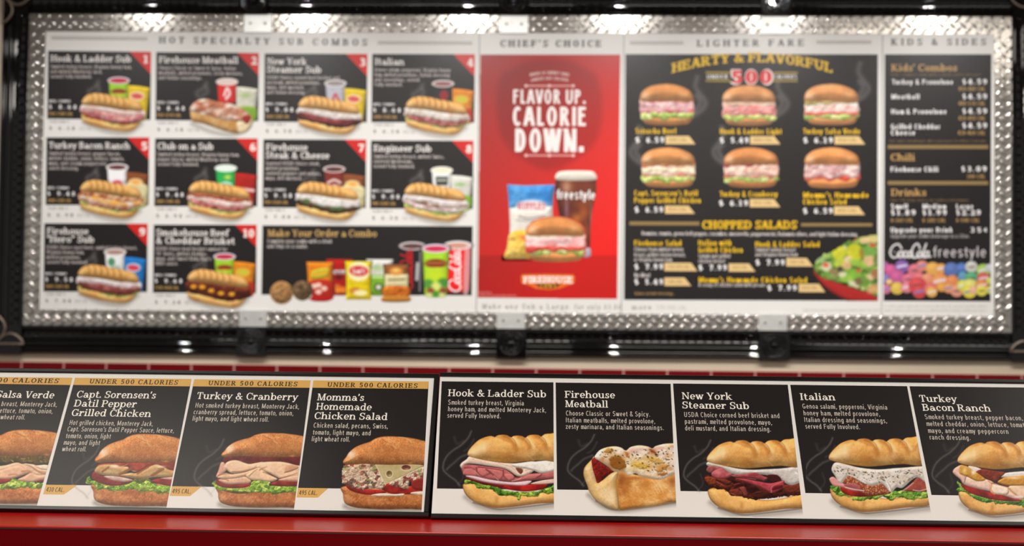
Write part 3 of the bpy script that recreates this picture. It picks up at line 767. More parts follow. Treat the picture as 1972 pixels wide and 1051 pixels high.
def sub_base(p, x, y, k=1.0):
    M = lambda q: (x + (q[0]-352)*k, y + (q[1]-310)*k)
    out = [(304,655),(308,720),(336,775),(395,832),(480,874),(560,902),(650,919),(720,921),(850,911),(1000,892),(1150,872),(1420,842),
           (1420,700),(1100,760),(900,770),(700,720),(500,650),(400,630)]
    p.stroke([M((330, 800)), M((480, 905)), M((680, 950)), M((900, 945)), M((1420, 885))], 40*k, (120, 112, 104), .6, soft=90*k, food=False)
    p.stroke([M((420, 860)), M((650, 930)), M((850, 925)), M((1420, 858))], 14*k, (60, 50, 42), .7, soft=30*k, food=False)
    p.shape([M(q) for q in out], (234, 184, 110), R=75*k, amb=.64, dif=.52, light=(-.25, -.7), rough=.09, rscale=24*k,
            color2=(220, 164, 90), cscale=100*k, grain=.08, edge=16*k, edge_c=(160, 98, 42))
    B = lambda bx, by, rx, ry, c, a, g=0: p.blob(*M((bx, by)), rx*k, ry*k, c, a, g)
    B(560, 770, 150, 60, (236, 188, 116), .5, .3); B(680, 840, 26, 50, (172, 112, 48), .55); B(760, 850, 60, 40, (238, 192, 124), .4)
    B(1000, 830, 200, 30, (232, 186, 124), .5, -.1); B(1150, 862, 200, 16, (170, 106, 56), .5, -.12); B(460, 830, 60, 30, (220, 166, 90), .4)
    B(700, 905, 200, 14, (160, 98, 44), .5)

# ------------------------------------------------------------------ the setting
def structure(o): return tag(o, kind='structure')
FLOOR_Z, CEIL_Z = 0.0, 3.2
structure(MB().box((-4.2, 0.0, FLOOR_Z), (4.2, 0.12, CEIL_Z)).build('wall_back', M_WALL))
structure(MB().box((-4.2, -6.5, -0.1), (4.2, 0.12, 0.0)).build('floor', M_FLOOR))
structure(MB().box((-4.2, -6.5, CEIL_Z), (4.2, 0.12, CEIL_Z + 0.1)).build('ceiling', M_CEIL))
# the tiled lower wall: a grout bed and rows of glazed red tiles standing 8 mm proud of the paint
TILE_TOP = WALL.uv(986, 708.5)[1]
TP = Plane((0, -0.010, 0), (1, 0, 0), (0, 0, 1))
mb = MB(); mb.box((-4.2, -0.010, FLOOR_Z), (4.2, -0.0005, TILE_TOP))
grout = structure(mb.build('trim_1', M_GROUT))
mb = MB()
pitch, tw, th = 0.1525, 0.1465, 0.076
x_ref = TP.uv(616, 704)[0]
for r in range(17):
    z1 = TILE_TOP - 0.001 - r*(th + 0.006)
    for i in range(-28, 29):
        cx = x_ref + pitch*(i + .5 + (.5 if r % 2 else 0))
        if abs(cx) > 4.1: continue
        a, b = .0018, .0022
        V = [(cx-tw/2, -.010, z1-th), (cx+tw/2, -.010, z1-th), (cx+tw/2, -.010, z1), (cx-tw/2, -.010, z1),
             (cx-tw/2+a, -.010-b, z1-th+a), (cx+tw/2-a, -.010-b, z1-th+a), (cx+tw/2-a, -.010-b, z1-a), (cx-tw/2+a, -.010-b, z1-a)]
        mb.add(V, [(4,5,6,7), (0,1,5,4), (1,2,6,5), (2,3,7,6), (3,0,4,7)])
structure(mb.build('trim_2', M_TILE))

# ------------------------------------------------------------------ the red counter the slanted menus stand on
CY = -5 + 2.4                                        # world y of the front foot of the cases
CPL = Plane((0, CY - 0.006, 0), (1, 0, 0), (0, 0, 1))
CZ = CPL.uv(986, 1004.2)[1]                            # height of the counter top
TOP = Plane((0, 0, CZ), (1, 0, 0), (0, 1, 0))
ea, eb = TOP.uv([50, 1922], [1012.4, 1041.2])          # the counter's front edge
ed = (eb - ea)/np.hypot(*(eb - ea))
EDGE = Plane((ea[0], ea[1], CZ), (ed[0], ed[1], 0), (-ed[1], ed[0], 0))
ct = empty('counter', (0, CY, 0), 'red laminate counter along the bottom edge, under the two slanted menus', 'counter')
U0, U1, DEEP = -1.6, 2.6, 0.72
mb = MB(); e = 0.0012
prof = [(.0004, -.0026), (0, -e), (e*.3, -e*.3), (e, 0), (DEEP, 0), (DEEP, -.0026)]
V = [EDGE.xyz([(U0, v)], h)[0] for v, h in prof] + [EDGE.xyz([(U1, v)], h)[0] for v, h in prof]
n = len(prof)
mb.add(V, [(i, (i+1) % n, n+(i+1) % n, n+i) for i in range(n)] + [tuple(range(n)), tuple(reversed(range(n, 2*n)))])
mb.build('counter_top', M_RED, ct)
def edge_box(v0, v1, h0, h1): return MB().slab(EDGE, [(U0, v0), (U1, v0), (U1, v1), (U0, v1)], h0, h1)
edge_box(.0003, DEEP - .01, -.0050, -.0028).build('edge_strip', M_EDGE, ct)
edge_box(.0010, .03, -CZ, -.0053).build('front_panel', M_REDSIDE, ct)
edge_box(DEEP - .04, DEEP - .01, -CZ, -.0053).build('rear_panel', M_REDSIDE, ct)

# ------------------------------------------------------------------ the two slanted menu cases
H_CARD, H_WISP, H_INK, H_PIC = 0.00010, 0.00014, 0.00020, 0.00028
def line_at(pts, x):
    for (x0, y0), (x1, y1) in zip(pts, pts[1:]):
        if x <= x1 or (x1, y1) == pts[-1]: return y0 + (y1-y0)*(x-x0)/(x1-x0)
def bar(mb, P, uv0, uv1, w_out, h0, h1, side):
    """a frame rail from uv0 to uv1 (inner edge) reaching w_out outwards (+1 = left of travel), bevelled inside"""
    a, b = np.array(uv0), np.array(uv1); d = (b-a)/np.hypot(*(b-a)); nrm = np.array([-d[1], d[0]])*side
    pr = [(0, h0), (0, h1-.0015), (.0015, h1), (w_out-.0015, h1), (w_out, h1-.0015), (w_out, h0)]
    V = [P.xyz([a + nrm*o], h)[0] for o, h in pr] + [P.xyz([b + nrm*o], h)[0] for o, h in pr]
    n = len(pr)
    f = [(i, (i+1) % n, n+(i+1) % n, n+i) for i in range(n)] + [tuple(range(n)), tuple(reversed(range(n, 2*n)))]
    return mb.add(V, f)
def wedge(case, P, a, b, v0, v1, dep):
    """the closed black body behind the print: a wedge from the lower rail up to the top and straight down to the counter"""
    V = []
    for u in (a, b):
        f0, f1 = P.xyz([(u, v0)], -dep)[0], P.xyz([(u, v0)], -.0008)[0]
        t0, t1 = P.xyz([(u, v1)], -.0008)[0], P.xyz([(u, v1)], -dep)[0]
        V += [f0, f1, t0, t1, (t1[0], t1[1], CZ + .0006), (f0[0], f0[1] + .004, CZ + .0006)]
    f = [(i, (i+1) % 6, 6 + (i+1) % 6, 6 + i) for i in range(6)] + [tuple(range(5, -1, -1)), tuple(range(6, 12))]
    MB().add(V, f).build('case_body', M_CASE, case)
def make_case(P, label, u0, u1, v0, v1, left_bar, right_bar):
    base = P.xyz([((u0+u1)/2, v0)], -0.01)[0]
    case = empty('menu_case', (base[0], base[1], CZ), label, 'menu board', 'slanted menu cases on the counter')
    wo = 0.0085
    a, b = u0 - (wo if left_bar else 0), u1 + (wo if right_bar else 0)
    dep = (P.xyz([(u0, v0-wo)])[0][2] - CZ - 0.0006)/P.n.z           # so that the lower rail stands on the counter
    wedge(case, P, a, b, v0, v1 + wo, dep)
    bar(MB(), P, (a, v0), (b, v0), wo, -dep, 0.004, -1).build('frame_rail', M_CASE, case)
    bar(MB(), P, (a, v1), (b, v1), wo, -dep, 0.004, 1).build('frame_rail', M_CASE, case)
    if left_bar: bar(MB(), P, (u0, v0), (u0, v1), wo, -dep+.0002, 0.0037, 1).build('frame_rail', M_CASE, case)
    if right_bar: bar(MB(), P, (u1, v0), (u1, v1), wo, -dep+.0002, 0.0037, -1).build('frame_rail', M_CASE, case)
    MB().slab(P, [(u0, v0), (u1, v0), (u1, v1), (u0, v1)], -0.0007, 0.0).build('print_sheet', ink(WHITE), case)
    return case
lw = LEFT.uv([50, 835.3, 817.6, 50], [719.1, 726.8, 986.3, 975.0])
rw = RIGHT.uv([846, 1922, 1922, 832.7, 1550, 1550], [724.8, 739.7, 1006.4, 988.3, 734.2, 999.5])
LV0, LV1 = lw[2:, 1].mean(), lw[:2, 1].mean()
RV0, RV1 = rw[[2, 3, 5], 1].mean(), rw[[0, 1, 4], 1].mean()
L_END = (lw[1, 0] + lw[2, 0])/2; R_BEG = (rw[0, 0] + rw[3, 0])/2
PITCH_L, PITCH_R = 0.2184, 0.2092
case_l = make_case(LEFT, 'left slanted menu case in black frame, its cards headed by gold bands', L_END - 6*PITCH_L - 0.012, L_END, LV0, LV1, True, True)
case_r = make_case(RIGHT, 'right slanted menu case, black rails above and below, plain black cards without gold bands', R_BEG, R_BEG + 5.6*PITCH_R, RV0, RV1, False, True)

def pic_bg(P, white_below):
    """white_below = px polyline of the lower edge of the black card"""
    def f(s):
        yl = np.interp(s.PX[0], [q[0] for q in white_below], [q[1] for q in white_below])
        k = np.clip((s.PY - yl[None])/s.step/s.s + .5, 0, 1)[..., None]
        s.rgb = s.rgb*(1-k) + np.array(WHITE)*k
    return f
def card(case, P, tl, tr, bl, br, **kw):
    """a black printed card given by its corners in the photograph, on plane P"""
    return sheet('dish_card', P, [tl, tr, br, bl], BLACK, case, H_CARD)

# ---- left case: four cards with gold bands
def case_l_card(tl, tr, wl, bl, br, cal, cal_text, under, titles, desc, clip_r):
    """tl,tr top corners of the gold band; wl = px left/right points of the band's lower edge; bl,br lower corners of black"""
    c = card(case_l, LEFT, tl, tr, bl, br)
    sheet('gold_band', LEFT, [tl, tr, wl[1], wl[0]], GOLD, c, H_INK)
    lettering('band_lettering', LEFT, under, (52, 42, 30), c, H_PIC)
    if titles: lettering('title_lettering', LEFT, titles, (242, 236, 226), c, H_INK)
    if desc: lettering('description_lettering', LEFT, desc, (206, 198, 186), c, H_INK)
    if cal:
        k = sheet('calorie_tag', LEFT, cal, GOLD, c, H_INK)
        lettering('calorie_lettering', LEFT, [cal_text], (62, 50, 36), c, H_PIC)
    return c
SL = dict(font='slab', T=.165, t=.086)
UB = dict(font='slab', T=.20, t=.12, track=.14)
DN = dict(font='sans', bold=.0, track=.035)
def T_(s, x0, y, x1, cap=13.0, **k): return (s, x0, y, x1, cap, dict(SL, **k))
def U_(s, x0, y, x1, cap=8.7): return (s, x0, y + .8, x1, cap, UB)
def D_(s, x0, y, x1, cap=9.2): return (s, x0, y, x1, cap, DN)

c0 = case_l_card((-86, 725.2), (139.6, 727.1), ((-90, 737.5), (136.2, 741.2)), (-149, 930.5), (82.0, 933.8), None, None,
    [U_('UNDER 500 CALORIES', -87, 734.2, 113)],
    [T_('Turkey Salsa Verde', -83, 764.3, 104)],
    [D_('Hot smoked turkey breast, Monterey Jack,', -88, 780.3, 110), D_('cranberry spread, lettuce, tomato, onion,', -92, 793.2, 101.5), D_('light mayo, and light wheat roll.', -96, 805.6, 48)], None)
c1 = case_l_card((144.6, 727.2), (368.8, 729.6), ((140.8, 741.0), (365.5, 743.8)), (88.4, 933.0), (328.5, 936.3),
    [(88.4, 933.0), (148.5, 934.2), (123.0, 952.0), (83.0, 951.5)], ('430 CAL.', 88.0, 946.5, 123.0, 8.6, dict(font='sans', bold=.025)),
    [U_('UNDER 500 CALORIES', 171.5, 737.6, 342.5)],
    [T_('Capt. Sorensen’s', 147.0, 765.2, 299.5), T_('Datil Pepper', 141.5, 782.6, 262.5), T_('Grilled Chicken', 137.0, 800.6, 290.5)],
    [D_('Hot grilled chicken, Monterey Jack,', 133.5, 817.8, 294.5), D_('Capt. Sorensen’s Datil Pepper Sauce, lettuce,', 129.2, 830.2, 335.0),
     D_('tomato, onion, light', 126.0, 843.2, 213.0), D_('mayo, and light', 122.2, 856.0, 192.0), D_('wheat roll.', 118.8, 868.4, 166.0)], None)
c2 = case_l_card((374.2, 730.0), (598.2, 732.2), ((370.8, 743.7), (596.2, 746.6)), (331.3, 936.0), (571.5, 939.4),
    [(331.3, 936.0), (388.0, 937.0), (366.0, 955.0), (326.8, 954.5)], ('495 CAL.', 331.0, 949.6, 367.0, 8.6, dict(font='sans', bold=.025)),
    [U_('UNDER 500 CALORIES', 400.5, 740.8, 572.5)],
    [T_('Turkey & Cranberry', 378.5, 768.0, 574.0)],
    [D_('Hot smoked turkey breast, Monterey Jack,', 376.0, 784.5, 576.0), D_('cranberry spread, lettuce, tomato, onion,', 372.5, 797.2, 565.0),
     D_('light mayo, and light wheat roll.', 370.5, 809.8, 517.5)], None)
c3 = case_l_card((603.6, 732.4), (825.6, 734.4), ((601.6, 746.4), (824.2, 748.6)), (574.0, 939.2), (814.0, 942.6),
    [(574.0, 939.2), (632.0, 940.0), (612.0, 958.0), (571.5, 957.5)], ('495 CAL.', 575.5, 952.6, 610.5, 8.6, dict(font='sans', bold=.025)),
    [U_('UNDER 500 CALORIES', 630.0, 743.9, 804.0)],
    [T_('Momma’s', 610.5, 770.6, 700.5), T_('Homemade', 608.0, 788.6, 715.5), T_('Chicken Salad', 605.2, 806.6, 746.0)],
    [D_('Chicken salad, pecans, Swiss,', 603.6, 823.0, 746.8), D_('tomato, light mayo, and', 602.0, 836.5, 713.5), D_('light wheat roll.', 600.2, 849.2, 673.5)], None)

def cut(a, b, c, d): return [a, b, c, d]
# turkey salsa roll (partly beyond the picture's left edge)
p = Pic(LEFT, (-100, 815, 140, 985), 1.0, 0, 810, 140/817, bg=pic_bg(LEFT, [(-149, 930.5), (82, 933.8)]))
wheat_shadow(p, -360, 935)
bun_base_round(p, -360, 748, 932)
p.leaf([(-200,760),(-60,720),(20,705),(90,670),(150,640),(220,665),(370,690),(470,700),(560,690),(560,745),(420,765),(300,755),(160,765),(20,770),(-120,775)])
tomato(p, [(-220,650),(-40,655),(130,655),(80,695),(-20,718),(-220,730)]); tomato(p, [(380,680),(520,640),(600,630),(600,690),(480,690)])
fold(p, [(-200,500),(-60,510),(60,500),(180,470),(300,480),(420,500),(620,490),(620,600),(430,620),(340,590),(220,560),(60,560),(-100,600),(-200,610)])
fold(p, [(-180,560),(-20,560),(110,520),(210,500),(290,540),(330,580),(230,620),(120,650),(-20,655),(-160,650)], (230,182,150))
fold(p, [(200,660),(280,620),(350,580),(430,610),(600,600),(600,640),(440,670),(350,690),(250,680)], (226,180,146))
fold(p, [(250,490),(330,510),(400,560),(480,600),(600,590),(600,560),(440,540),(380,490)], (234,194,162)); fold(p, [(420,505),(600,495),(600,545),(480,550),(430,530)], (240,214,190), R=18)
crease(p, [(100,610),(170,600),(200,612)], 18, (180,112,72)); crease(p, [(250,570),(320,565),(350,580)], 22, (172,106,66)); crease(p, [(390,545),(450,570),(560,575)], 20, (184,120,82)); crease(p, [(90,655),(240,625),(350,585)], 7, (150,88,56))
p.shape([(-200,385),(100,388),(620,392),(620,500),(480,490),(400,492),(330,470),(250,485),(180,462),(60,480),(-60,470),(-200,480)], (112,88,34), R=22, amb=.6, dif=.5, rough=.5, rscale=20, color2=(72,62,26), cscale=40)
p.specks([(-60,400),(300,400),(560,405),(560,470),(300,465),(-60,465)], 40, 8, (172,140,66), .7, 4)
bun_top_round(p, -320, 1.0, 100, 398)
p.finish('sandwich_picture', c0, H_PIC, [(-110,800),(139.6,727.1),(82.5,932),(72.5,974),(-110,974)])

# grilled chicken roll
p = Pic(LEFT, (128, 825, 345, 985), 0.9, 140, 820, 210/1298, bg=pic_bg(LEFT, [(88, 933), (328.5, 936.3)]))
wisps(p, 250, 560, 1.0)
wheat_shadow(p, 248, 955)
bun_base_round(p, 246, 690, 955)
p.leaf([(158,690),(165,640),(200,596),(228,640),(300,650),(400,700),(480,712),(620,705),(690,670),(740,640),(900,630),(960,680),(1050,715),(1150,715),(1300,715),(1300,800),(1130,795),(1020,808),(960,770),(880,778),(820,790),(760,765),(700,745),(600,772),(480,778),(380,748),(290,768),(245,700)])
p.shape([(720,640),(900,625),(960,680),(900,690),(780,690)], (66,70,26), R=20, rough=.5, alpha=.75)
p.leaf([(640,720),(720,655),(800,690),(880,650),(960,700),(1040,730),(1000,770),(880,775),(760,760)], seed=9, scale=40, cols=((70,110,26),(150,190,60),(206,222,110)))
tomato(p, [(940,650),(1050,620),(1200,612),(1400,612),(1400,735),(1150,715),(1030,690),(960,668)]); p.shape([(1050,625),(1150,610),(1320,605),(1320,655),(1180,645)], (222,176,160), R=16)
tomato(p, [(234,570),(262,545),(330,590),(480,600),(640,625),(720,642),(700,672),(610,702),(480,713),(370,696),(280,662),(232,622)])
p.shape([(372,600),(500,597),(640,620),(722,650),(600,664),(470,645)], (238,214,202), R=22, amb=.62, dif=.4, color2=(224,180,168), cscale=60)
p.shape([(298,480),(330,450),(500,440),(800,436),(1400,430),(1400,560),(1180,530),(1100,500),(1000,470),(830,540),(760,548),(690,530),(660,490),(560,500),(450,470),(380,490)], (172,70,48), R=26, amb=.6, dif=.5, rough=.3, rscale=16, color2=(138,44,34), cscale=60)
p.shape([(720,440),(800,436),(930,440),(890,480),(800,530),(720,520)], (190,70,50), R=20, rough=.3, color2=(150,50,38))
ch = dict(R=40, amb=.62, dif=.48, rough=.2, rscale=18, color2=(204,158,98), cscale=60)
p.shape([(262,545),(285,490),(330,465),(420,458),(520,462),(560,482),(660,488),(665,540),(545,592),(450,592),(330,580)], (222,188,134), **ch)
p.shape([(540,590),(680,560),(760,560),(880,500),(1000,458),(1100,498),(1180,528),(1400,560),(1400,600),(1160,607),(960,612),(850,630),(720,622),(600,602)], (222,186,130), **ch)
for a, b, w in (((352,545),(430,490),24), ((560,580),(690,510),26), ((945,590),(1075,512),34), ((770,570),(900,490),20), ((1020,510),(1060,495),12)):
    p.stroke([a, b], w, (134,80,40), .85, soft=12)
p.blob(500, 482, 60, 20, (246,230,208), .9); p.blob(1050, 486, 60, 16, (244,226,200), .8); p.blob(720, 545, 40, 16, (244,222,196), .8)
crease(p, [(560,490),(620,470),(660,450)], 10, (226,180,160)); crease(p, [(560,600),(720,625),(850,632),(1150,610)], 8, (120,70,40))
bun_top_round(p, 262, 1.0, 93, 442)
p.finish('sandwich_picture', c1, H_PIC, [(120,800),(355.0,800),(320.4,977.4),(120,977.4)])

# turkey and cranberry roll
p = Pic(LEFT, (368, 822, 590, 988), 0.9, 380, 820, 210/1298, bg=pic_bg(LEFT, [(331, 936), (571.5, 939.4)]))
wisps(p, 250, 500, 1.1); wheat_shadow(p, 250, 972)
bun_base_round(p, 248, 715, 970)
p.leaf([(182,690),(200,655),(225,640),(230,690),(290,725),(420,742),(600,730),(650,680),(690,650),(850,655),(870,700),(1000,715),(1200,700),(1300,700),(1300,790),(1100,790),(950,802),(800,802),(720,790),(600,802),(430,800),(380,772),(280,772),(222,740)])
p.shape([(300,765),(420,800),(560,805),(640,790),(560,780),(400,770)], (70,52,22), R=10, alpha=.7)
p.shape([(870,690),(960,655),(1200,655),(1400,655),(1400,720),(1100,718),(930,716)], (160,44,38), R=24, amb=.62, color2=(120,26,28))
tomato(p, [(226,650),(245,622),(330,690),(480,695),(600,685),(645,700),(560,735),(420,742),(290,727),(228,690)], c=(164,40,38))
p.shape([(320,440),(330,372),(620,370),(1400,368),(1400,475),(1200,470),(1080,446),(960,432),(820,430),(700,448),(620,456),(560,440),(470,415),(380,420)], (124,36,38), R=18, amb=.6, dif=.5, rough=.3, rscale=14, color2=(92,24,30), cscale=40)
fold(p, [(222,600),(250,530),(280,440),(320,436),(335,480),(355,520),(300,575),(250,612)], (222,168,142))
fold(p, [(320,490),(340,440),(400,412),(480,410),(560,438),(620,452),(700,440),(780,430),(720,495),(600,535),(480,562),(400,560),(350,525)], (232,194,160))
fold(p, [(250,640),(400,625),(560,600),(640,650),(610,684),(480,692),(340,692)], (220,176,146))
fold(p, [(240,610),(330,560),(420,572),(560,550),(720,500),(700,545),(560,602),(420,628),(300,632)], (226,184,148))
fold(p, [(700,490),(760,435),(960,424),(1080,440),(1200,470),(1400,480),(1400,600),(1150,602),(1000,627),(940,605),(860,565),(760,525)], (234,196,162))
fold(p, [(960,645),(1100,600),(1200,585),(1400,570),(1400,655),(1100,660)], (224,178,148))
fold(p, [(575,590),(640,540),(720,492),(785,530),(880,590),(955,632),(880,664),(760,652),(640,642)], (236,196,160))
fold(p, [(1045,550),(1070,470),(1180,470),(1200,500),(1120,540)], (206,156,122), R=14)
for a in ([(420,545),(540,545),(640,520),(735,488)], [(620,595),(670,545),(720,510)], [(785,550),(860,580),(945,612)], [(1040,555),(1110,530),(1195,500)], [(740,525),(790,500),(830,485)], [(250,590),(340,570),(430,575)], [(960,630),(1060,605),(1190,560)], [(370,650),(340,640),(290,640)]): crease(p, a, 13)
p.blob(480, 455, 70, 36, (244,216,190), .6); p.blob(800, 460, 80, 26, (246,222,200), .6); p.blob(330, 480, 20, 26, (242,206,190), .7)
bun_top_round(p, 285, 1.0, 82, 374)
p.finish('sandwich_picture', c2, H_PIC, [(360,800),(589.3,800),(565.9,982.0),(360,982)])

# chicken salad roll with swiss cheese
p = Pic(LEFT, (640, 828, 822, 992), 0.9, 630, 825, 210/1298, bg=pic_bg(LEFT, [(574, 939.2), (814, 942.6)]))
wheat_shadow(p, 194, 965)
bun_base_round(p, 190, 690, 960)
def chunks(X, Y, col):
    d, v, e_ = cells(X + 46*fbm(X, Y, 26, 3, 3), Y + 46*fbm(X, Y, 26, 8, 3), 44, 77)
    pal = np.array([(232,206,178), (236,214,190), (206,168,138), (222,192,164), (150,52,50), (228,200,172), (104,74,60), (236,212,186), (168,84,66), (218,186,160), (130,60,56), (150,160,88)], float)
    o = pal[np.clip((v*12).astype(int), 0, 11)]
    o = o*.8 + np.array((228,202,176.))*.2
    return o*(1 - .22*np.clip(1 - e_/.16, 0, 1))[..., None]
ck = dict(R=36, amb=.58, dif=.6, rough=1.1, rscale=20, tex=chunks, jag=8, jscale=26)
tomato(p, [(210,655),(300,700),(440,725),(620,730),(705,760),(560,788),(400,777),(270,732)], c=(182,42,36))
tomato(p, [(630,700),(760,635),(850,680),(960,700),(1060,660),(1300,640),(1300,760),(950,783),(780,777),(690,745)], c=(186,44,36))
p.shape([(178,640),(178,520),(190,460),(240,428),(650,424),(700,660),(640,725),(560,712),(440,728),(300,702),(220,668)], (226,200,172), **ck)
p.shape([(740,650),(900,540),(1100,450),(1300,430),(1300,640),(1050,660),(985,640),(960,720),(860,700),(800,690)], (226,200,172), **ck)
p.shape([(1000,650),(1080,600),(1300,590),(1300,700),(1060,730)], (140,44,38), R=20, rough=.4)
p.shape([(570,428),(760,420),(1200,430),(1120,462),(930,557),(690,664),(640,560)], (222,208,158), R=14, amb=.66, dif=.36, smooth=False, color2=(212,196,140), cscale=120)
p.stroke([(580,432),(640,560),(690,662)], 7, (240,230,190), .8, smooth=False); p.stroke([(690,662),(930,557),(1120,464)], 7, (246,236,200), .8, smooth=False)
for hx, hy, rx, ry, c in ((740,540,44,46,(128,104,66)), (940,466,64,38,(116,60,54))):
    p.blob(hx, hy, rx, ry, (236,226,188), 1, hard=6); p.blob(hx, hy-2, rx-7, ry-7, c, 1, hard=6); p.blob(hx-8, hy-14, rx*.5, ry*.4, tuple(v*.6 for v in c), .8); p.blob(hx+10, hy+20, rx*.5, ry*.35, (206,188,140), .7)
p.shape([(520,795),(600,775),(700,772),(800,782),(910,774),(900,802),(760,806),(600,806)], (236,222,200), R=12, rough=.4); p.shape([(990,772),(1060,752),(1300,745),(1300,785),(1100,790)], (234,220,200), R=12, rough=.4)
bun_top_round(p, 187, .95, 91, 432)
p.finish('sandwich_picture', c3, H_PIC, [(560,800),(822.0,800),(811.6,986.0),(560,983)])

# ---- right case: five cards
def case_r_card(tl, tr, bl, br, titles, desc):
    c = card(case_r, RIGHT, tl, tr, bl, br)
    lettering('title_lettering', RIGHT, titles, (242, 236, 226), c, H_INK)
    lettering('description_lettering', RIGHT, desc, (200, 192, 182), c, H_INK)
    return c
r0 = case_r_card((850.6, 734.0), (1065.8, 736.0), (841.4, 940.4), (1066.6, 943.0),
    [T_('Hook & Ladder Sub', 862.5, 762.6, 1051.5)],
    [D_('Smoked turkey breast, Virginia', 863.0, 778.8, 1008.5), D_('honey ham, and melted Monterey Jack,', 862.8, 791.6, 1051.5), D_('served Fully Involved.', 861.5, 804.0, 964.0)])
r1 = case_r_card((1070.0, 736.4), (1291.4, 738.8), (1072.8, 942.4), (1301.0, 945.2),
    [T_('Firehouse', 1087.5, 765.6, 1184.5), T_('Meatball', 1088.5, 783.6, 1171.0)],
    [D_('Choose Classic or Sweet & Spicy.', 1090.0, 799.8, 1251.5), D_('Italian meatballs, melted provolone,', 1090.0, 813.0, 1261.5), D_('zesty marinara, and Italian seasonings.', 1089.5, 825.4, 1278.0)])
r2 = case_r_card((1296.0, 738.2), (1517.0, 740.6), (1310.4, 945.2), (1541.5, 948.6),
    [T_('New York', 1313.5, 768.3, 1410.0), T_('Steamer Sub', 1314.5, 786.0, 1442.5)],
    [D_('USDA Choice corned beef brisket and', 1318.0, 802.5, 1501.0), D_('pastrami, melted provolone, mayo,', 1319.0, 815.6, 1486.5), D_('deli mustard, and Italian dressing.', 1319.5, 828.4, 1484.5)])
r3 = case_r_card((1521.8, 740.7), (1746.8, 743.4), (1551.0, 949.0), (1786.4, 953.2),
    [T_('Italian', 1541.5, 770.0, 1609.0)],
    [D_('Genoa salami, pepperoni, Virginia', 1546.0, 786.4, 1708.5), D_('honey ham, melted provolone,', 1548.0, 799.4, 1694.5), D_('Italian dressing and seasonings,', 1549.5, 812.2, 1708.0), D_('served Fully Involved.', 1551.5, 825.0, 1656.0)])
r4 = case_r_card((1751.4, 743.5), (1973.5, 746.0), (1793.8, 952.8), (2030.0, 957.0),
    [T_('Turkey', 1772.0, 773.4, 1844.0), T_('Bacon Ranch', 1777.0, 790.6, 1908.5)],
    [D_('Smoked turkey breast, pepper bacon,', 1782.0, 806.8, 1969.5), D_('melted cheddar, onion, lettuce, tomato,', 1785.0, 820.0, 1982.0), D_('mayo, and creamy peppercorn', 1788.0, 833.2, 1942.0), D_('ranch dressing.', 1791.0, 846.0, 1869.0)])

# turkey and ham sub
p = Pic(RIGHT, (842, 822, 1070, 992), 0.9, 840, 820, 235/1372, bg=pic_bg(RIGHT, [(841.4, 940.4), (1066.6, 943)]))
wisps(p, 335, 370)
sub_base(p, 352, 310)
p.leaf([(312,640),(340,600),(420,620),(520,660),(640,670),(760,720),(900,740),(1100,740),(1250,690),(1420,650),(1420,745),(1240,765),(1180,752),(1140,785),(1080,802),(1000,795),(960,790),(925,838),(890,790),(820,782),(760,785),(690,770),(640,722),(560,705),(460,706),(430,655),(330,655)], seed=5, scale=42, jag=7, cols=((34,70,20),(92,140,40),(184,208,80)))
tomato(p, [(330,575),(420,598),(600,640),(850,668),(1050,660),(1244,643),(1222,692),(1150,722),(1000,737),(850,722),(700,690),(500,642),(360,602)], dark=(150,24,24), c=(204,40,30))
p.shape([(330,575),(420,598),(600,640),(760,668),(700,690),(500,642),(360,602)], (104,28,28), R=14, alpha=.8)
fold(p, [(285,470),(330,435),(450,440),(600,460),(750,480),(830,520),(880,570),(930,580),(1000,540),(1200,530),(1420,460),(1420,565),(1200,602),(1050,612),(900,632),(700,612),(500,592),(380,562),(310,540)], (180,96,96), R=34, rough=.25)
hm = (196,112,110)
for q in ([(440,560),(480,470),(590,480),(640,520),(560,560),(520,580)], [(560,480),(680,490),(752,520),(752,570),(700,612),(650,560)], [(770,540),(850,540),(880,590),(820,618),(770,590)], [(330,480),(430,470),(460,560),(360,560),(300,540)], [(960,600),(1040,545),(1180,535),(1160,585),(1050,606)]): fold(p, q, hm, R=26)
for a in ([(450,470),(480,540),(560,575)], [(560,490),(640,550),(700,608)], [(755,500),(760,560),(800,600)], [(880,580),(950,570),(1010,530)], [(470,460),(620,480),(760,500)], [(320,470),(420,480),(470,560)], [(1130,580),(1180,550),(1190,540)]): crease(p, a, 14, (112,44,48), .75)
for a in ([(650,560),(690,600),(700,612)], [(430,500),(470,550)], [(850,620),(930,600),(960,580)]): p.stroke(a, 7, (236,190,180), .7)
fold(p, [(330,562),(420,562),(600,602),(850,632),(1050,615),(1064,636),(1000,668),(850,668),(600,642),(420,598)], (226,194,200), R=18)
fold(p, [(1060,650),(1200,610),(1420,590),(1420,630),(1200,655)], (226,190,180), R=14)
fold(p, [(268,440),(290,410),(340,375),(380,342),(500,372),(700,408),(900,420),(1100,400),(1100,500),(1030,545),(960,567),(900,560),(820,505),(740,474),(600,452),(450,430),(340,428),(290,475),(272,460)], (238,210,194), R=26)
fold(p, [(860,430),(1100,402),(1420,380),(1420,470),(1200,532),(1100,505),(1000,480),(900,470)], (232,226,218), R=30)
p.shape([(895,470),(960,480),(975,510),(950,540),(915,510)], (128,70,52), R=12)
for a in ([(420,375),(440,390)], [(700,420),(860,470),(900,540)], [(1000,500),(1090,490),(1200,515)], [(360,400),(500,410),(700,440)]): crease(p, a, 9, (192,150,130), .6)
p.blob(350, 450, 30, 20, (170,90,86), .7)
sub_top(p, 352, 310)
p.finish('sandwich_picture', r0, H_PIC, [(840,815),(1066.1,815),(1066.8,991),(833,989)])

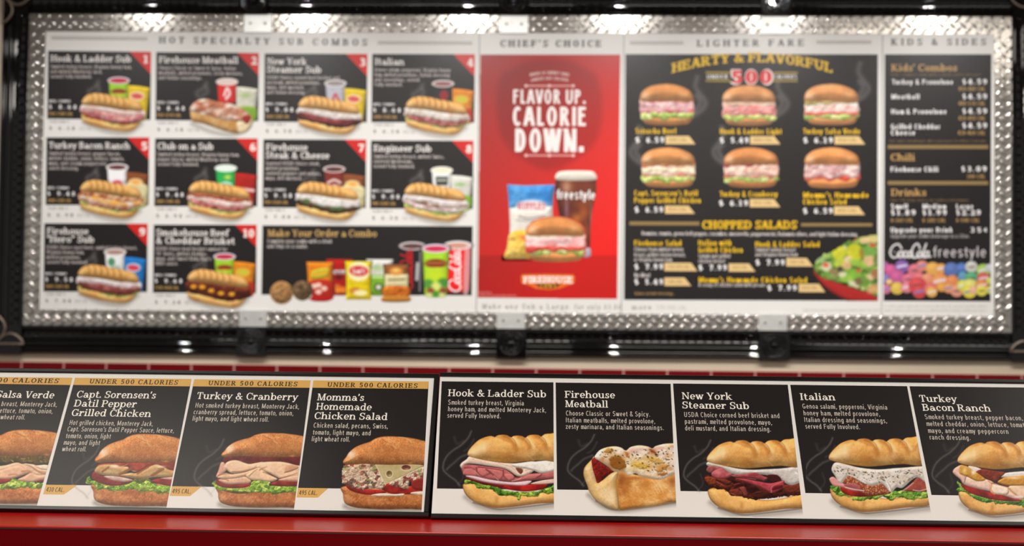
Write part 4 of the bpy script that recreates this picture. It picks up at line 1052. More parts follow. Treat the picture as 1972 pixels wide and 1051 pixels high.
# meatball sub
p = Pic(RIGHT, (1082, 835, 1310, 992), 0.9, 1080, 830, 235/1453, bg=pic_bg(RIGHT, [(1072.8, 942.4), (1301, 945.2)]))
wisps(p, 340, 350)
p.stroke([(330,760),(480,890),(680,945),(900,930),(1420,855)], 40, (120,112,104), .65, soft=80, food=False); p.stroke([(420,830),(600,930),(860,925),(1420,840)], 12, (60,50,42), .7, soft=30, food=False)
p.shape([(640,480),(720,470),(850,510),(1000,540),(1150,560),(1300,530),(1500,470),(1500,815),(1300,850),(1150,892),(1000,906),(850,921),(690,926),(660,700)], (206,140,68), R=60, amb=.64, dif=.5, light=(.1,-.7), rough=.32, rscale=22, color2=(234,188,122), cscale=110)
for q, c, a in (((720,580,60,110),(132,68,24),.75), ((800,620,60,60),(150,84,34),.5), ((760,720,50,60),(156,88,34),.5), ((900,560,120,26),(140,74,30),.6), ((1330,600,60,110),(140,72,28),.65), ((1050,720,160,90),(222,166,92),.5), ((1180,620,50,40),(240,206,158),.6), ((850,860,160,26),(190,122,46),.5), ((1000,640,80,60),(176,108,50),.4)): p.blob(q[0], q[1], q[2], q[3], c, a)
for a in ([(1060,560),(1130,640),(1180,720)], [(1130,580),(1190,660),(1220,740)], [(1110,660),(1160,740)]): p.stroke(a, 8, (240,212,168), .55, clip=True)
p.shape([(365,340),(400,318),(440,600),(600,500),(682,490),(662,640),(692,922),(600,924),(500,880),(420,830),(340,722),(318,660),(280,562),(269,490),(290,420)], (232,204,156), R=80, amb=.60, dif=.50, light=(-.2,-.6), rough=.14, rscale=22, color2=(222,186,122), cscale=90, edge=14, edge_c=(206,150,76))
p.blob(600, 800, 60, 80, (246,226,190), .5); p.blob(660, 640, 24, 140, (214,150,64), .5); p.blob(420, 740, 60, 40, (224,180,104), .5)
p.shape([(366,345),(412,322),(470,370),(560,428),(625,482),(545,520),(480,590),(462,610),(430,614),(408,540),(380,450)], (164,36,34), R=26, amb=.55, dif=.6, rough=.7, rscale=18, color2=(122,26,22), cscale=40)
p.specks([(390,360),(560,450),(500,520),(440,590)], 14, 9, (70,22,14), .8, 3); p.blob(540, 470, 50, 30, (70,20,16), .6)
p.shape([(405,318),(415,280),(470,222),(560,190),(650,182),(720,198),(775,232),(830,190),(930,170),(1030,182),(1090,205),(1130,178),(1230,152),(1330,146),(1500,150),(1500,470),(1330,520),(1230,572),(1120,577),(1000,552),(940,534),(880,502),(800,532),(740,482),(640,484),(560,422),(470,362)], (246,232,218), R=46, amb=.68, dif=.46, rough=.4, rscale=34, color2=(240,214,170), cscale=80)
for x, y, rx, ry, c, a in ((640,390,86,60,(128,70,18),1), (680,330,90,60,(176,116,42),.85), (580,240,70,40,(200,150,80),.6), (780,270,50,40,(190,120,60),.6), (500,340,30,40,(186,116,56),.8), (860,230,60,36,(210,160,150),.7), (960,220,70,36,(214,168,160),.5), (1090,240,60,50,(160,80,40),.8), (1060,330,90,40,(206,160,70),.8), (900,400,120,50,(214,176,80),.8), (1040,420,120,40,(206,160,70),.6), (1200,430,90,40,(186,124,50),.8), (1270,290,50,40,(206,150,120),.6), (1200,510,60,22,(170,104,50),.6), (1300,450,40,20,(180,110,60),.6), (820,470,60,40,(214,200,150),.6), (1180,200,60,26,(214,150,140),.6), (1330,180,40,20,(190,110,80),.6), (730,440,50,40,(150,106,60),.6)): p.blob(x, y, rx, ry, c, a)
for x, y, rx, ry in ((440,300,30,26), (800,400,30,60), (1150,470,60,26), (930,300,60,26), (1000,250,50,18), (830,500,40,16), (1150,350,40,18), (1330,340,50,26), (700,250,26,20)): p.blob(x, y, rx, ry, (248,238,232), .7)
bw = dict(R=26, amb=.7, dif=.4, rough=.5, rscale=16, jag=10, jscale=24, soft=16, alpha=.85)
for q_, c_ in (([(575,330),(650,295),(740,335),(775,420),(700,455),(615,430)], (150,92,30)), ([(1050,205),(1110,225),(1160,290),(1110,275)], (150,78,36)), ([(1170,430),(1280,385),(1270,440),(1190,485),(1120,480)], (196,140,62)), ([(520,225),(600,205),(620,235),(540,260)], (196,140,66)), ([(760,250),(800,260),(820,330),(780,310)], (186,120,60)), ([(860,390),(960,370),(1040,420),(960,450)], (224,184,84)), ([(1150,500),(1260,490),(1240,525),(1160,530)], (170,106,48)), ([(1040,330),(1150,310),(1240,380),(1130,390)], (216,172,84))): p.shape(q_, c_, **bw)
p.specks([(440,260),(620,200),(780,240),(930,190),(1100,210),(1330,165),(1400,180),(1400,420),(1260,480),(1100,500),(900,430),(780,440),(640,350),(500,320)], 80, 8, (48,42,24), .85, 6, 1.6)
p.finish('sandwich_picture', r1, H_PIC, [(1075,820),(1295.2,820),(1303.1,990),(1070,990)])

# corned beef and pastrami sub
TIPK = 0.1713
p = Pic(RIGHT, (1312, 835, 1556, 998), 0.9, 1310, 830, 245/1515, bg=pic_bg(RIGHT, [(1310.4, 945.2), (1541.5, 948.6)]))
K = TIPK/(245/1515)
wisps(p, 300, 420); sub_base(p, 315+70, 332, K)
p.shape([(272,570),(300,530),(360,535),(500,555),(640,560),(760,600),(900,650),(1000,640),(1200,640),(1320,630),(1550,610),(1550,740),(1250,782),(1080,802),(950,817),(800,800),(700,772),(600,770),(560,710),(440,692),(380,662),(320,642)], (104,40,28), R=30, amb=.5, dif=.75, rough=1.3, rscale=44, color2=(56,20,16), cscale=70, jag=9, jscale=30)
for q, c in (([(290,560),(340,540),(430,570),(420,640),(340,640)], (136,62,36)), ([(590,700),(700,690),(760,720),(740,770),(620,765)], (124,48,36)), ([(680,690),(760,660),(800,720),(800,780),(720,760)], (140,64,52)), ([(860,740),(960,700),(1060,740),(1000,800),(880,790)], (84,34,24)), ([(1220,650),(1320,640),(1440,640),(1440,730),(1260,740)], (118,48,34)), ([(430,570),(560,580),(640,640),(560,690),(450,660)], (120,50,34))): p.shape(q, c, R=26, amb=.5, dif=.7, rough=.6, rscale=26)
for a in ([(430,580),(520,620),(620,640)], [(560,640),(640,600),(720,600)], [(640,680),(720,640),(780,630)], [(800,700),(900,680),(960,720)], [(1080,740),(1160,720),(1240,690)], [(700,690),(740,720),(740,770)]): crease(p, a, 20, (40,14,12), .8)
for a in ([(430,600),(520,650)], [(600,740),(660,760)], [(720,690),(760,740)], [(900,730),(960,720)], [(640,640),(700,620)]): p.stroke(a, 9, (176,92,72), .6, clip=True)
p.blob(880, 700, 80, 40, (30,12,10), .8); p.blob(1000, 770, 80, 30, (40,16,12), .6)
p.shape([(312,400),(330,368),(420,378),(560,418),(700,448),(850,460),(1000,455),(1200,445),(1550,420),(1550,610),(1440,612),(1380,632),(1310,642),(1240,612),(1180,562),(1080,532),(900,512),(700,522),(600,502),(480,442),(360,424)], (232,228,224), R=40, amb=.64, dif=.42, rough=.22, rscale=40, color2=(220,212,206), cscale=80)
p.blob(1380, 500, 30, 14, (250,250,250), .8, .6); p.blob(1200, 470, 60, 14, (196,186,180), .5)
pk = dict(R=26, amb=.58, dif=.55, rough=.2, rscale=24)
p.shape([(1010,560),(1050,520),(1160,525),(1200,590),(1100,610)], (70,26,26), R=16, rough=.6)
p.shape([(312,450),(350,415),(470,428),(500,450),(420,470),(360,500),(320,480)], (196,104,100), color2=(150,80,80), **pk)
p.shape([(372,500),(420,462),(490,440),(560,480),(620,520),(540,565),(440,568),(385,540)], (202,104,112), color2=(184,84,92), **pk); p.blob(450, 490, 50, 30, (226,150,150), .6)
p.shape([(600,525),(760,510),(900,498),(1000,540),(1042,560),(1000,592),(900,572),(700,552)], (178,80,88), color2=(150,60,66), **pk)
p.shape([(660,560),(800,572),(950,602),(1080,622),(1232,588),(1222,670),(1100,738),(1000,692),(850,632),(700,582)], (196,80,90), color2=(172,62,74), **pk)
p.shape([(1095,690),(1120,660),(1212,640),(1205,672),(1110,705)], (96,28,32), R=12); p.stroke([(1085,730),(1090,660),(1220,600)], 8, (226,130,136), .7); p.stroke([(620,530),(680,545),(900,575)], 7, (222,140,140), .6)
crease(p, [(600,545),(760,560),(900,590),(1010,600)], 12, (86,24,28), .8)
sub_top(p, 315, 332, K)
p.finish('sandwich_picture', r2, H_PIC, [(1310,820),(1526.4,820),(1547.3,997.5),(1310,992)])

# italian sub
p = Pic(RIGHT, (1552, 835, 1800, 1000), 0.9, 1550, 830, 250/1501, bg=pic_bg(RIGHT, [(1551, 949), (1786.4, 953.2)]))
K = TIPK/(250/1501)
wisps(p, 260, 390); sub_base(p, 275+70, 305, K)
p.leaf([(298,625),(420,650),(500,740),(620,750),(900,735),(1050,690),(1200,690),(1350,700),(1500,700),(1500,750),(1380,780),(1300,775),(1240,800),(1120,768),(1060,770),(1000,805),(900,762),(820,790),(720,788),(680,804),(560,798),(540,760),(400,752),(350,712),(308,668)], seed=6, scale=40, jag=8, cols=((40,84,24),(96,150,46),(190,214,100)))
tomato(p, [(408,650),(440,645),(560,685),(700,700),(900,715),(800,752),(620,758),(500,742),(428,702)])
def salami(X, Y, col):
    d, v, e_ = cells(X, Y, 11, 5)
    k = (v > .72)[..., None]
    return np.where(k, np.array((216,150,110.)), col)
fold(p, [(282,555),(330,528),(400,580),(480,610),(600,650),(700,690),(560,692),(440,652),(330,632)], (218,150,146), R=24)
p.shape([(430,590),(530,512),(620,575),(720,620),(880,612),(950,660),(995,712),(920,738),(760,745),(640,702),(520,642)], (156,78,48), R=34, amb=.6, dif=.5, rough=.3, rscale=16, tex=salami)
p.shape([(450,620),(560,600),(640,640),(640,690),(520,660)], (176,92,100), R=24, alpha=.85); p.stroke([(470,650),(560,670),(680,690)], 14, (232,196,190), .8)
p.shape([(1150,680),(1240,600),(1310,532),(1400,600),(1500,660),(1500,700),(1350,700),(1250,702),(1180,692)], (150,66,66), R=26, rough=.4, color2=(170,84,60))
p.stroke([(1130,690),(1200,640),(1250,600)], 16, (216,160,160), .7); p.stroke([(1250,680),(1330,690),(1440,660)], 12, (226,200,196), .7)
p.shape([(308,450),(330,380),(380,362),(500,390),(620,420),(780,440),(900,442),(1100,425),(1500,420),(1500,640),(1420,612),(1380,585),(1310,535),(1240,562),(1130,655),(1060,652),(1010,704),(970,694),(930,642),(880,612),(780,632),(700,612),(600,562),(530,515),(470,548),(430,604),(390,592),(350,522)], (240,235,228), R=40, amb=.68, dif=.42, rough=.3, rscale=36, color2=(226,214,202), cscale=80)
p.stroke([(880,520),(960,600),(1010,690)], 18, (176,150,136), .5, clip=True); p.stroke([(930,560),(970,640),(985,690)], 12, (250,250,248), .7, clip=True); p.stroke([(500,500),(600,540),(700,600)], 16, (246,244,240), .6, clip=True)
p.specks([(330,390),(500,420),(780,460),(1100,440),(1390,450),(1400,560),(1300,520),(1130,620),(1020,600),(900,590),(760,610),(600,530),(460,510),(350,500)], 80, 7, (58,48,26), .85, 12, 1.6); p.specks([(340,390),(800,470),(1390,450),(1300,520),(1100,600),(760,590),(460,500)], 20, 6, (176,140,60), .7, 13)
sub_top(p, 275, 302, K)
p.finish('sandwich_picture', r3, H_PIC, [(1550,820),(1761.3,820),(1795.4,1000.5),(1551,997)])

# turkey and bacon sub
p = Pic(RIGHT, (1786, 838, 2010, 1006), 0.9, 1780, 830, 192/1062, bg=pic_bg(RIGHT, [(1793.8, 952.8), (2030, 957)]))
K = TIPK/(192/1062)
wisps(p, 330, 370, .95); sub_base(p, 352+62, 318, K)
p.leaf([(332,628),(370,600),(348,540),(400,570),(470,650),(600,690),(760,735),(900,735),(1080,720),(1280,690),(1280,790),(1080,812),(1000,792),(900,780),(840,770),(760,782),(740,755),(620,757),(500,702),(430,652)], seed=7, scale=40, jag=9, cols=((40,92,30),(110,165,60),(176,206,110)))
tomato(p, [(396,565),(560,610),(720,655),(900,690),(1040,740),(900,747),(740,732),(580,692),(470,652),(410,602)], c=(186,44,42))
fold(p, [(410,560),(430,490),(540,488),(680,515),(760,560),(860,590),(960,600),(1260,560),(1260,720),(1000,722),(860,690),(700,642),(560,612)], (238,200,184), R=36)
fold(p, [(700,560),(760,570),(880,600),(900,650),(860,680),(740,670),(700,640)], (246,214,196), R=28, edge_c=(214,130,70)); fold(p, [(890,600),(960,570),(1100,560),(1060,720),(960,670)], (240,200,170), R=24, edge_c=(214,130,70))
p.stroke([(680,530),(715,560),(710,620),(745,670)], 16, (220,142,84), .8); p.stroke([(900,610),(960,670),(1040,722)], 12, (216,136,74), .7); p.blob(1000, 700, 60, 16, (244,232,230), .8)
fold(p, [(302,430),(330,390),(400,360),(450,400),(450,480),(420,562),(380,512),(320,462)], (242,190,176), R=28)
p.shape([(470,372),(560,385),(640,430),(600,470),(530,480),(480,430)], (236,230,232), R=20); p.shape([(800,480),(900,440),(1260,425),(1260,500),(900,500)], (238,232,226), R=20)
p.shape([(545,440),(620,405),(780,428),(860,440),(820,485),(760,535),(660,512),(600,482)], (146,58,32), R=22, amb=.6, dif=.55, rough=.7, rscale=20, color2=(110,34,22), cscale=40)
cd = dict(R=20, amb=.62, dif=.5, rough=.25, rscale=24, color2=(206,142,40), cscale=60)
p.shape([(385,370),(450,372),(520,418),(600,470),(650,520),(560,532),(450,482),(410,470),(370,440)], (226,174,76), **cd); p.shape([(780,540),(820,510),(900,488),(1260,470),(1260,590),(1060,580),(900,582),(820,565)], (222,160,62), **cd)
p.blob(520, 440, 26, 26, (250,244,236), .8); p.blob(430, 420, 22, 40, (250,226,170), .6); p.blob(960, 500, 80, 14, (250,236,200), .7); p.stroke([(720,555),(800,560),(900,585)], 14, (110,60,40), .6)
sub_top(p, 352, 308, K)
p.finish('sandwich_picture', r4, H_PIC, [(1780,820),(1990,820),(2010,1006),(1797,1003)])

# ------------------------------------------------------------------ the framed menu on the wall
FRM = empty('menu_display', (0, -0.006, 1.5), 'wide wall frame of black moulding and silver tread plate around the wall menu', 'frame')
def bx(P, px): return P.uv(px, 320)[0]
# inner edges measured on the wall
TX0, TX1 = TREAD.uv(50.5, 320)[0], TREAD.uv(1948.5, 330)[0]          # outer edges of the tread plate
TZ0 = TREAD.uv(986, 633.0)[1]; TZ1 = TREAD.uv(986, 29.5)[1]
IX0, IX1 = TREAD.uv(82.0, 320)[0], TREAD.uv(1915.0, 330)[0]          # inner edges
IZ0 = TREAD.uv(986, 602.5)[1]; IZ1 = TREAD.uv(986, 63.0)[1]
MW = 0.098                                                           # width of the black moulding
MB().box((TX0-MW+.004, -.006, TZ0-MW+.004), (TX1+MW-.004, -.0005, TZ1+MW-.004)).build('backing_board', M_CASE, FRM)
HS = .66                                                             # how far the moulding stands out
def arc_pts(c, r, hh, n=9):
    return [(c + r*math.cos(math.pi*(1-i/n)), hh[0] + hh[1]*math.sin(math.pi*i/n)) for i in range(n+1)]
PROF = [(0, 0), (0, .018), (.003, .022), (.010, .022), (.014, .014), (.018, .010), (.049, .010), (.051, .012)] + \
    arc_pts(.0635, .011, (.012, .013)) + [(.076, .010), (.080, .010)] + arc_pts(.0895, .0080, (.011, .016)) + [(.098, .010), (.098, 0)]
PROF = [(o, h*HS) for o, h in PROF]
def moulding(a, b, side):
    """moulding from a to b on the backing board; its profile runs outwards"""
    a, b = np.array(a), np.array(b); L = np.hypot(*(b-a)); d = (b-a)/L; nr = np.array([-d[1], d[0]])*side
    mb = MB(); n = len(PROF)
    V = [BACK.xyz([a + nr*o], h)[0] for o, h in PROF] + [BACK.xyz([b + nr*o], h)[0] for o, h in PROF]
    mb.add(V, [(i, i+1, n+i+1, n+i) for i in range(n-1)] + [tuple(range(n)), tuple(reversed(range(n, 2*n)))])
    k = int(L/.031)
    for i in range(k):
        for off, r, hh, sh in ((.0275, .0062, .010, .5), (.0415, .0048, .008, 0)):
            c = a + d*L*(i + .25 + sh)/k + nr*off
            mb.dome(BACK, c[0], c[1], r, r, .0098*HS, hh*.8, 0, 10, 4)
    return mb.build('moulding', M_BLACKGLOSS, FRM, smooth=True, sharp=.7)
CB = MW
moulding((TX0, TZ0), (TX1, TZ0), -1); moulding((TX0, TZ1), (TX1, TZ1), 1)
moulding((TX0, TZ0), (TX0, TZ1), 1); moulding((TX1, TZ0), (TX1, TZ1), -1)
def petal(block, cx, cz, ang, flip):
    """a half-leaf loop of pewter: straight along the outer side, bulging inwards"""
    pts = []
    for i in range(17):
        t = i/16
        pts.append((t*.098, .036*math.sin(math.pi*t)**.75*flip))
    pts += [(.098*(1 - i/6), 0) for i in range(1, 7)]
    c, s_ = math.cos(ang), math.sin(ang)
    q = [BACK.xyz([(cx + x*c - y*s_, cz + x*s_ + y*c)], .037*HS)[0] for x, y in pts]
    MB().tube(q, .0052, 8).build('petal_ornament', M_PETAL, block, smooth=True)
for sx, sz in ((0, 0), (1, 0), (0, 1), (1, 1)):
    x0 = TX0 - MW - .002 if sx == 0 else TX1 - .001; x1 = TX0 + .001 if sx == 0 else TX1 + MW + .002
    z0 = TZ0 - MW - .002 if sz == 0 else TZ1 - .001; z1 = TZ0 + .001 if sz == 0 else TZ1 + MW + .002
    mb = MB(); mb.slab(BACK, [(x0, z0), (x1, z0), (x1, z1), (x0, z1)], 0, .0315*HS)
    b = mb.build('corner_block', M_BLACKGLOSS, FRM)
    ox, oz = (x0 + .008 if sx == 0 else x1 - .008), (z0 + .034 if sz == 0 else z1 - .034)
    petal(b, ox, oz + (.006 if sz == 0 else -.006), math.pi/2 if sz == 0 else -math.pi/2, (-1 if sx == 0 else 1)*(1 if sz == 0 else -1))
    petal(b, ox + (.006 if sx == 0 else -.006), oz, 0 if sx == 0 else math.pi, (1 if sz == 0 else -1)*(1 if sx == 0 else -1))
def rosette(px, top):
    cx = BACK.uv(px, 655 if not top else 10)[0]
    hw = .052
    z0, z1 = (TZ1 - .001, TZ1 + MW + .003) if top else (TZ0 - MW - .003, TZ0 + .001)
    b = MB().slab(BACK, [(cx-hw, z0), (cx+hw, z0), (cx+hw, z1), (cx-hw, z1)], 0, .0325*HS).build('rosette_block', M_BLACKGLOSS, FRM)
    mb = MB(); cz = (z0 + z1)/2
    for R_, r_ in ((.041, .004), (.028, .0035)):
        mb.tube([BACK.xyz([(cx + R_*math.cos(t), cz + R_*math.sin(t))], .0335*HS)[0] for t in np.linspace(0, 2*math.pi, 33)], r_, 8)
    mb.dome(BACK, cx, cz, .013, .013, .0325*HS, .009, 0, 12, 4)
    for k in range(8):
        t = k*math.pi/4
        mb.dome(BACK, cx + .021*math.cos(t), cz + .021*math.sin(t), .008, .0045, .0325*HS, .006, t, 10, 3)
        mb.dome(BACK, cx + .0345*math.cos(t + .39), cz + .0345*math.sin(t + .39), .0045, .0045, .0325*HS, .005, 0, 8, 3)
    mb.build('rosette', M_BLACKGLOSS, b, smooth=True)
for px in (486, 985, 1490): rosette(px, False); rosette(px + 4, True)

def tread_strip(u0, u1, v0, v1, vertical=False):
    mb = MB(); mb.slab(TREAD, [(u0, v0), (u1, v0), (u1, v1), (u0, v1)], -.0022, 0)
    pu, wid = .0376, (u1-u0 if vertical else v1-v0)
    n = int((v1-v0 if vertical else u1-u0)/pu)
    rows = [wid/2 - .0185, wid/2, wid/2 + .0185]
    L, Wd = .0168, .0062
    for j, b in enumerate(rows):
        for i in range(n + 1):
            a = (i + (.0 if j % 2 else .5))*pu + .012
            ang = math.radians(-45 if j % 2 else 45)
            u, v = (u0 + b, v0 + a) if vertical else (u0 + a, v0 + b)
            if a + .013 > (v1-v0 if vertical else u1-u0): continue
            mb.dome(TREAD, u, v, L, Wd, -.0002, .0038, ang, 14, 4)
    return mb.build('tread_plate', M_ALU, FRM, smooth=True, sharp=.9)
def splice(px, top, w=.098):
    P = TREAD
    cx = P.uv(px, 45 if top else 616)[0]
    v0, v1 = (IZ1 - .002, TZ1) if top else (TZ0, IZ0 + .002)
    pl = MB().slab(P, [(cx-w/2, v0), (cx+w/2, v0), (cx+w/2, v1), (cx-w/2, v1)], .0002, .0052).build('splice_plate', M_PLATE, FRM)
    for k in (-.27, .27):
        mb = MB(); mb.dome(P, cx + w*k, (v0+v1)/2, .0052, .0052, .0051, .0022, 0, 12, 3)
        mb.build('screw', M_SCREW, pl, smooth=True)
    return cx
tops = [splice(q, True) for q in (497, 990, 1492)]; bots = [splice(q, False) for q in (488, 984, 1488)]
for cuts, v0, v1 in ((tops, IZ1, TZ1), (bots, TZ0, IZ0)):
    e = [TX0] + cuts + [TX1]
    for a, b in zip(e, e[1:]): tread_strip(a + .0003, b - .0003, v0, v1)
tread_strip(TX0, IX0, IZ0 + .0003, IZ1 - .0003, True); tread_strip(IX1, TX1, IZ0 + .0003, IZ1 - .0003, True)

# ------------------------------------------------------------------ the four printed panels inside the frame
H1, H2, H3 = 0.0001, 0.0002, 0.0003
H_WISP = 0.00014
def panel(px0, px1, label):
    u0, u1 = PANEL.uv(px0, 330)[0], PANEL.uv(px1, 330)[0]
    c = PANEL.xyz([((u0+u1)/2, (IZ0+IZ1)/2)])[0]
    o = MB().slab(PANEL, [(u0, IZ0 - .02), (u1, IZ0 - .02), (u1, IZ1 + .02), (u0, IZ1 + .02)], -.0050, 0).build('menu_sign', ink(WHITE))
    return tag(o, label, 'menu panel', 'printed panels of the wall menu')
P1 = panel(70, 919.6, 'widest wall menu panel at the left, ten numbered sub combos on black cards')
P2 = panel(920.8, 1198.6, 'wall menu panel with a red poster of a glass of cola, chips and a sandwich')
P3 = panel(1199.8, 1698.2, 'wall menu panel with six round sandwiches and a bowl of salad, yellow headings')
P4 = panel(1699.4, 1930, 'narrowest wall menu panel at the right, lists of kids meals, chili and drinks')
HEAD = dict(font='slab', T=.24, t=.12, track=.42)
def lt(name, par, lines, col, h=H2, **kw): return lettering(name, PANEL, lines, col, par, h, **kw)
def rule(par, pts, col, h=H2, name='printed_rule'): return sheet(name, PANEL, pts, col, par, h)
def hrule(par, x0, x1, y0, y1, sl, col, name='printed_rule', h=H2):
    d = (x1-x0)*sl; return rule(par, [(x0, y0), (x1, y0+d), (x1, y1+d), (x0, y1)], col, h, name)
INKD = (70, 64, 60)
lt('heading_lettering', P1, [('HOT SPECIALTY SUB COMBOS', 305.5, 83.0, 707, 12.4, dict(HEAD, slope=.0125))], INKD)
lt('heading_lettering', P2, [('CHIEF’S CHOICE', 963.5, 90.0, 1157.5, 12.8, dict(HEAD, slope=.0012, T=.27, t=.15, track=.3))], INKD)
lt('heading_lettering', P3, [('LIGHTER FARE', 1341.5, 89.6, 1548, 12.6, dict(HEAD, slope=-.006))], INKD)
lt('heading_lettering', P4, [('KIDS & SIDES', 1715.5, 87.0, 1899, 12.6, dict(HEAD, slope=-.001))], INKD)
for par, x0, x1, y, sl in ((P1, 98.6, 284, 70.2, .010), (P1, 727.5, 909.5, 79.6, .004), (P3, 1213, 1316, 80.0, 0), (P3, 1572, 1678, 78.8, -.002)):
    hrule(par, x0, x1, y, y+1.9, sl, (150, 142, 136)); hrule(par, x0, x1, y+3.6, y+5.4, sl, (150, 142, 136))
STEAM_C = (150, 146, 142)

# the frame hangs a touch out of true: its lower edge runs 0.25 degrees off the upper one
ZM = (TZ0 + TZ1)/2
for o in [q for q in bpy.data.objects if q.type == 'MESH' and (q.name.startswith('menu_sign') or q.parent == FRM or (q.parent and q.parent.parent == FRM))]:
    n = len(o.data.vertices); a = np.zeros(n*3); o.data.vertices.foreach_get('co', a); a = a.reshape(-1, 3)
    k = np.clip((ZM - a[:, 2])/(ZM - TZ0), 0, 1.6)
    a[:, 2] += k*.0043*(a[:, 0] + .21)
    o.data.vertices.foreach_set('co', a.ravel()); o.data.update()

# ---- printed small pictures, shared by many cards
def small_sub(p, layers):
    """a whole sub sandwich seen from its left end, filling drawn from top to bottom layers"""
    p.stroke([(480,880),(700,970),(960,1000),(1120,900)], 40, (120,114,106), .55, soft=70, food=False)
    p.shape([(450,795),(456,850),(480,880),(530,905),(620,930),(700,952),(880,982),(985,982),(1060,952),(1108,890),(1122,845),(900,870),(700,850),(520,795)],
            (244,198,126), R=60, amb=.72, dif=.5, rough=.08, rscale=24, color2=(224,168,96), cscale=90, edge=12, edge_c=(170,108,50))
    top = np.array([(432,715),(470,680),(560,690),(700,706),(850,732),(1000,748),(1120,752),(1165,775)], float)
    bot = np.array([(450,790),(480,805),(560,830),(700,868),(850,895),(1000,895),(1120,868),(1160,840)], float)
    def band(t0, t1, seed, wob):
        rnd = random.Random(seed); up, dn = [], []
        for a, b in zip(top, bot):
            up.append(a + (b-a)*t0 + (rnd.uniform(-6, 6), rnd.uniform(-wob, wob)))
            dn.append(a + (b-a)*t1 + (rnd.uniform(-6, 6), rnd.uniform(-wob, wob)))
        return up + dn[::-1]
    for i, (kind, t0, t1, c, c2) in enumerate(layers):
        q = band(t0, t1, i*7 + 3, 10)
        if kind == 'leaf': p.leaf(q, seed=i + 3, jag=10, scale=36, cols=((90,130,50),(146,186,80),(206,222,130)), amb=.7)
        elif kind == 'meat': p.shape(q, c, R=34, amb=.68, dif=.5, rough=1.0, rscale=36, color2=c2, cscale=46, jag=7, jscale=30)
        else: p.shape(q, c, R=26, amb=.74, dif=.42, rough=.4, rscale=34, color2=c2, cscale=60, jag=7, jscale=36)
    p.shape([(452,655),(462,625),(490,590),(530,566),(600,550),(650,552),(700,558),(760,570),(820,588),(890,596),(950,608),(1050,630),(1110,665),(1140,720),(1130,750),(1095,757),
             (1000,748),(850,732),(700,707),(560,692),(475,684)], (222,166,92), R=75, amb=.6, dif=.54, light=(-.2,-.75), rough=.10, rscale=24, color2=(230,172,98), cscale=90, edge=8, edge_c=(176,114,50))
    for x, y in ((560,556),(630,556),(700,562),(770,576),(840,592),(915,606)):
        p.stroke([(x,y),(x+22,y+40),(x+26,y+95)], 22, (164,102,44), .55, soft=26, clip=True); p.stroke([(x+30,y+8),(x+46,y+50),(x+48,y+90)], 18, (244,212,150), .6, soft=22, clip=True)
    p.blob(500,630,40,40,(240,206,150),.6); p.blob(1050,690,60,40,(238,200,140),.5); p.blob(960,700,40,40,(170,108,48),.45)
def small_meatball(p):
    p.stroke([(480,880),(700,970),(960,1000),(1120,900)], 40, (120,114,106), .55, soft=70, food=False)
    p.shape([(455,740),(470,680),(560,640),(700,640),(900,690),(1080,760),(1150,800),(1160,860),(1120,930),(1040,985),(960,990),(800,950),(600,880),(480,850)], (212,152,82), R=60, amb=.6, dif=.5, rough=.2, color2=(236,190,126), cscale=60)
    p.shape([(990,860),(1100,800),(1155,830),(1150,900),(1090,975),(1010,988),(985,930)], (240,218,178), R=40)
    p.shape([(455,730),(480,660),(560,610),(640,600),(720,620),(800,640),(900,650),(1000,690),(1090,740),(1130,800),(1060,850),(950,850),(800,830),(640,780),(520,750)], (236,214,196), R=40, amb=.62, dif=.5, rough=1.0, rscale=50, color2=(196,120,86), cscale=60)
    p.shape([(1040,800),(1110,780),(1140,820),(1100,880),(1060,860)], (160,44,36), R=20)
    for x, y in ((560,650),(680,680),(800,700),(920,740),(620,720),(1000,760),(740,640)): p.blob(x, y, 40, 22, (178,90,60), .6)
    for x, y in ((520,680),(640,660),(760,740),(870,680),(960,800),(600,760)): p.blob(x, y, 34, 18, (250,242,236), .7)
def cup(p, body, rim, inside, band=None, x=870, y=408, w=126, hgt=240):
    p.shape([(x-w*.9,y+10),(x+w*.9,y+10),(x+w*.76,y+hgt),(x-w*.76,y+hgt)], body, R=60, amb=.72, dif=.36, light=(-.3,-.2), smooth=False)
    if band: band(p, x, y, w, hgt)
    p.blob(x, y, w, w*.33, rim, 1, hard=6, clip=False); p.blob(x, y+2, w*.80, w*.22, inside, 1, hard=6)
def bag(p, col, lower=None, logo=None, logo2=None, strip=None):
    p.shape([(972,462),(1100,470),(1222,492),(1200,660),(1175,860),(1060,850),(960,820),(975,640)], col, R=50, amb=.70, dif=.36, rough=.25, rscale=50, smooth=False)
    if lower: p.shape([(965,700),(1195,700),(1175,860),(960,830)], lower, R=40, amb=.7, dif=.3)
    if logo: p.blob(1075, 585, 84, 52, logo2 or (250,250,250), .9, hard=14); p.blob(1075, 585, 66, 32, logo, .85, .1, hard=16)
def cupband(c, y0=.35, y1=.85, fig=None):
    def f(p, x, y, w, h):
        p.shape([(x-w*.8,y+h*y0),(x+w*.8,y+h*y0),(x+w*.72,y+h*y1),(x-w*.72,y+h*y1)], c, R=50, amb=.75, dif=.3, smooth=False)
        if fig: p.blob(x, y+h*(y0+y1)/2, w*.45, h*.14, fig, .85, hard=14)
    return f
def juice_cup(p, x=870, y=408, w=126, h=240):
    cup(p, (150,196,44), (222,214,222), (196,44,74), None, x, y, w, h)
    p.blob(x, y+h*.52, w*.68, h*.13, (140,36,34), .9, hard=14); p.blob(x, y+h*.64, w*.5, h*.06, (226,222,60), .7)
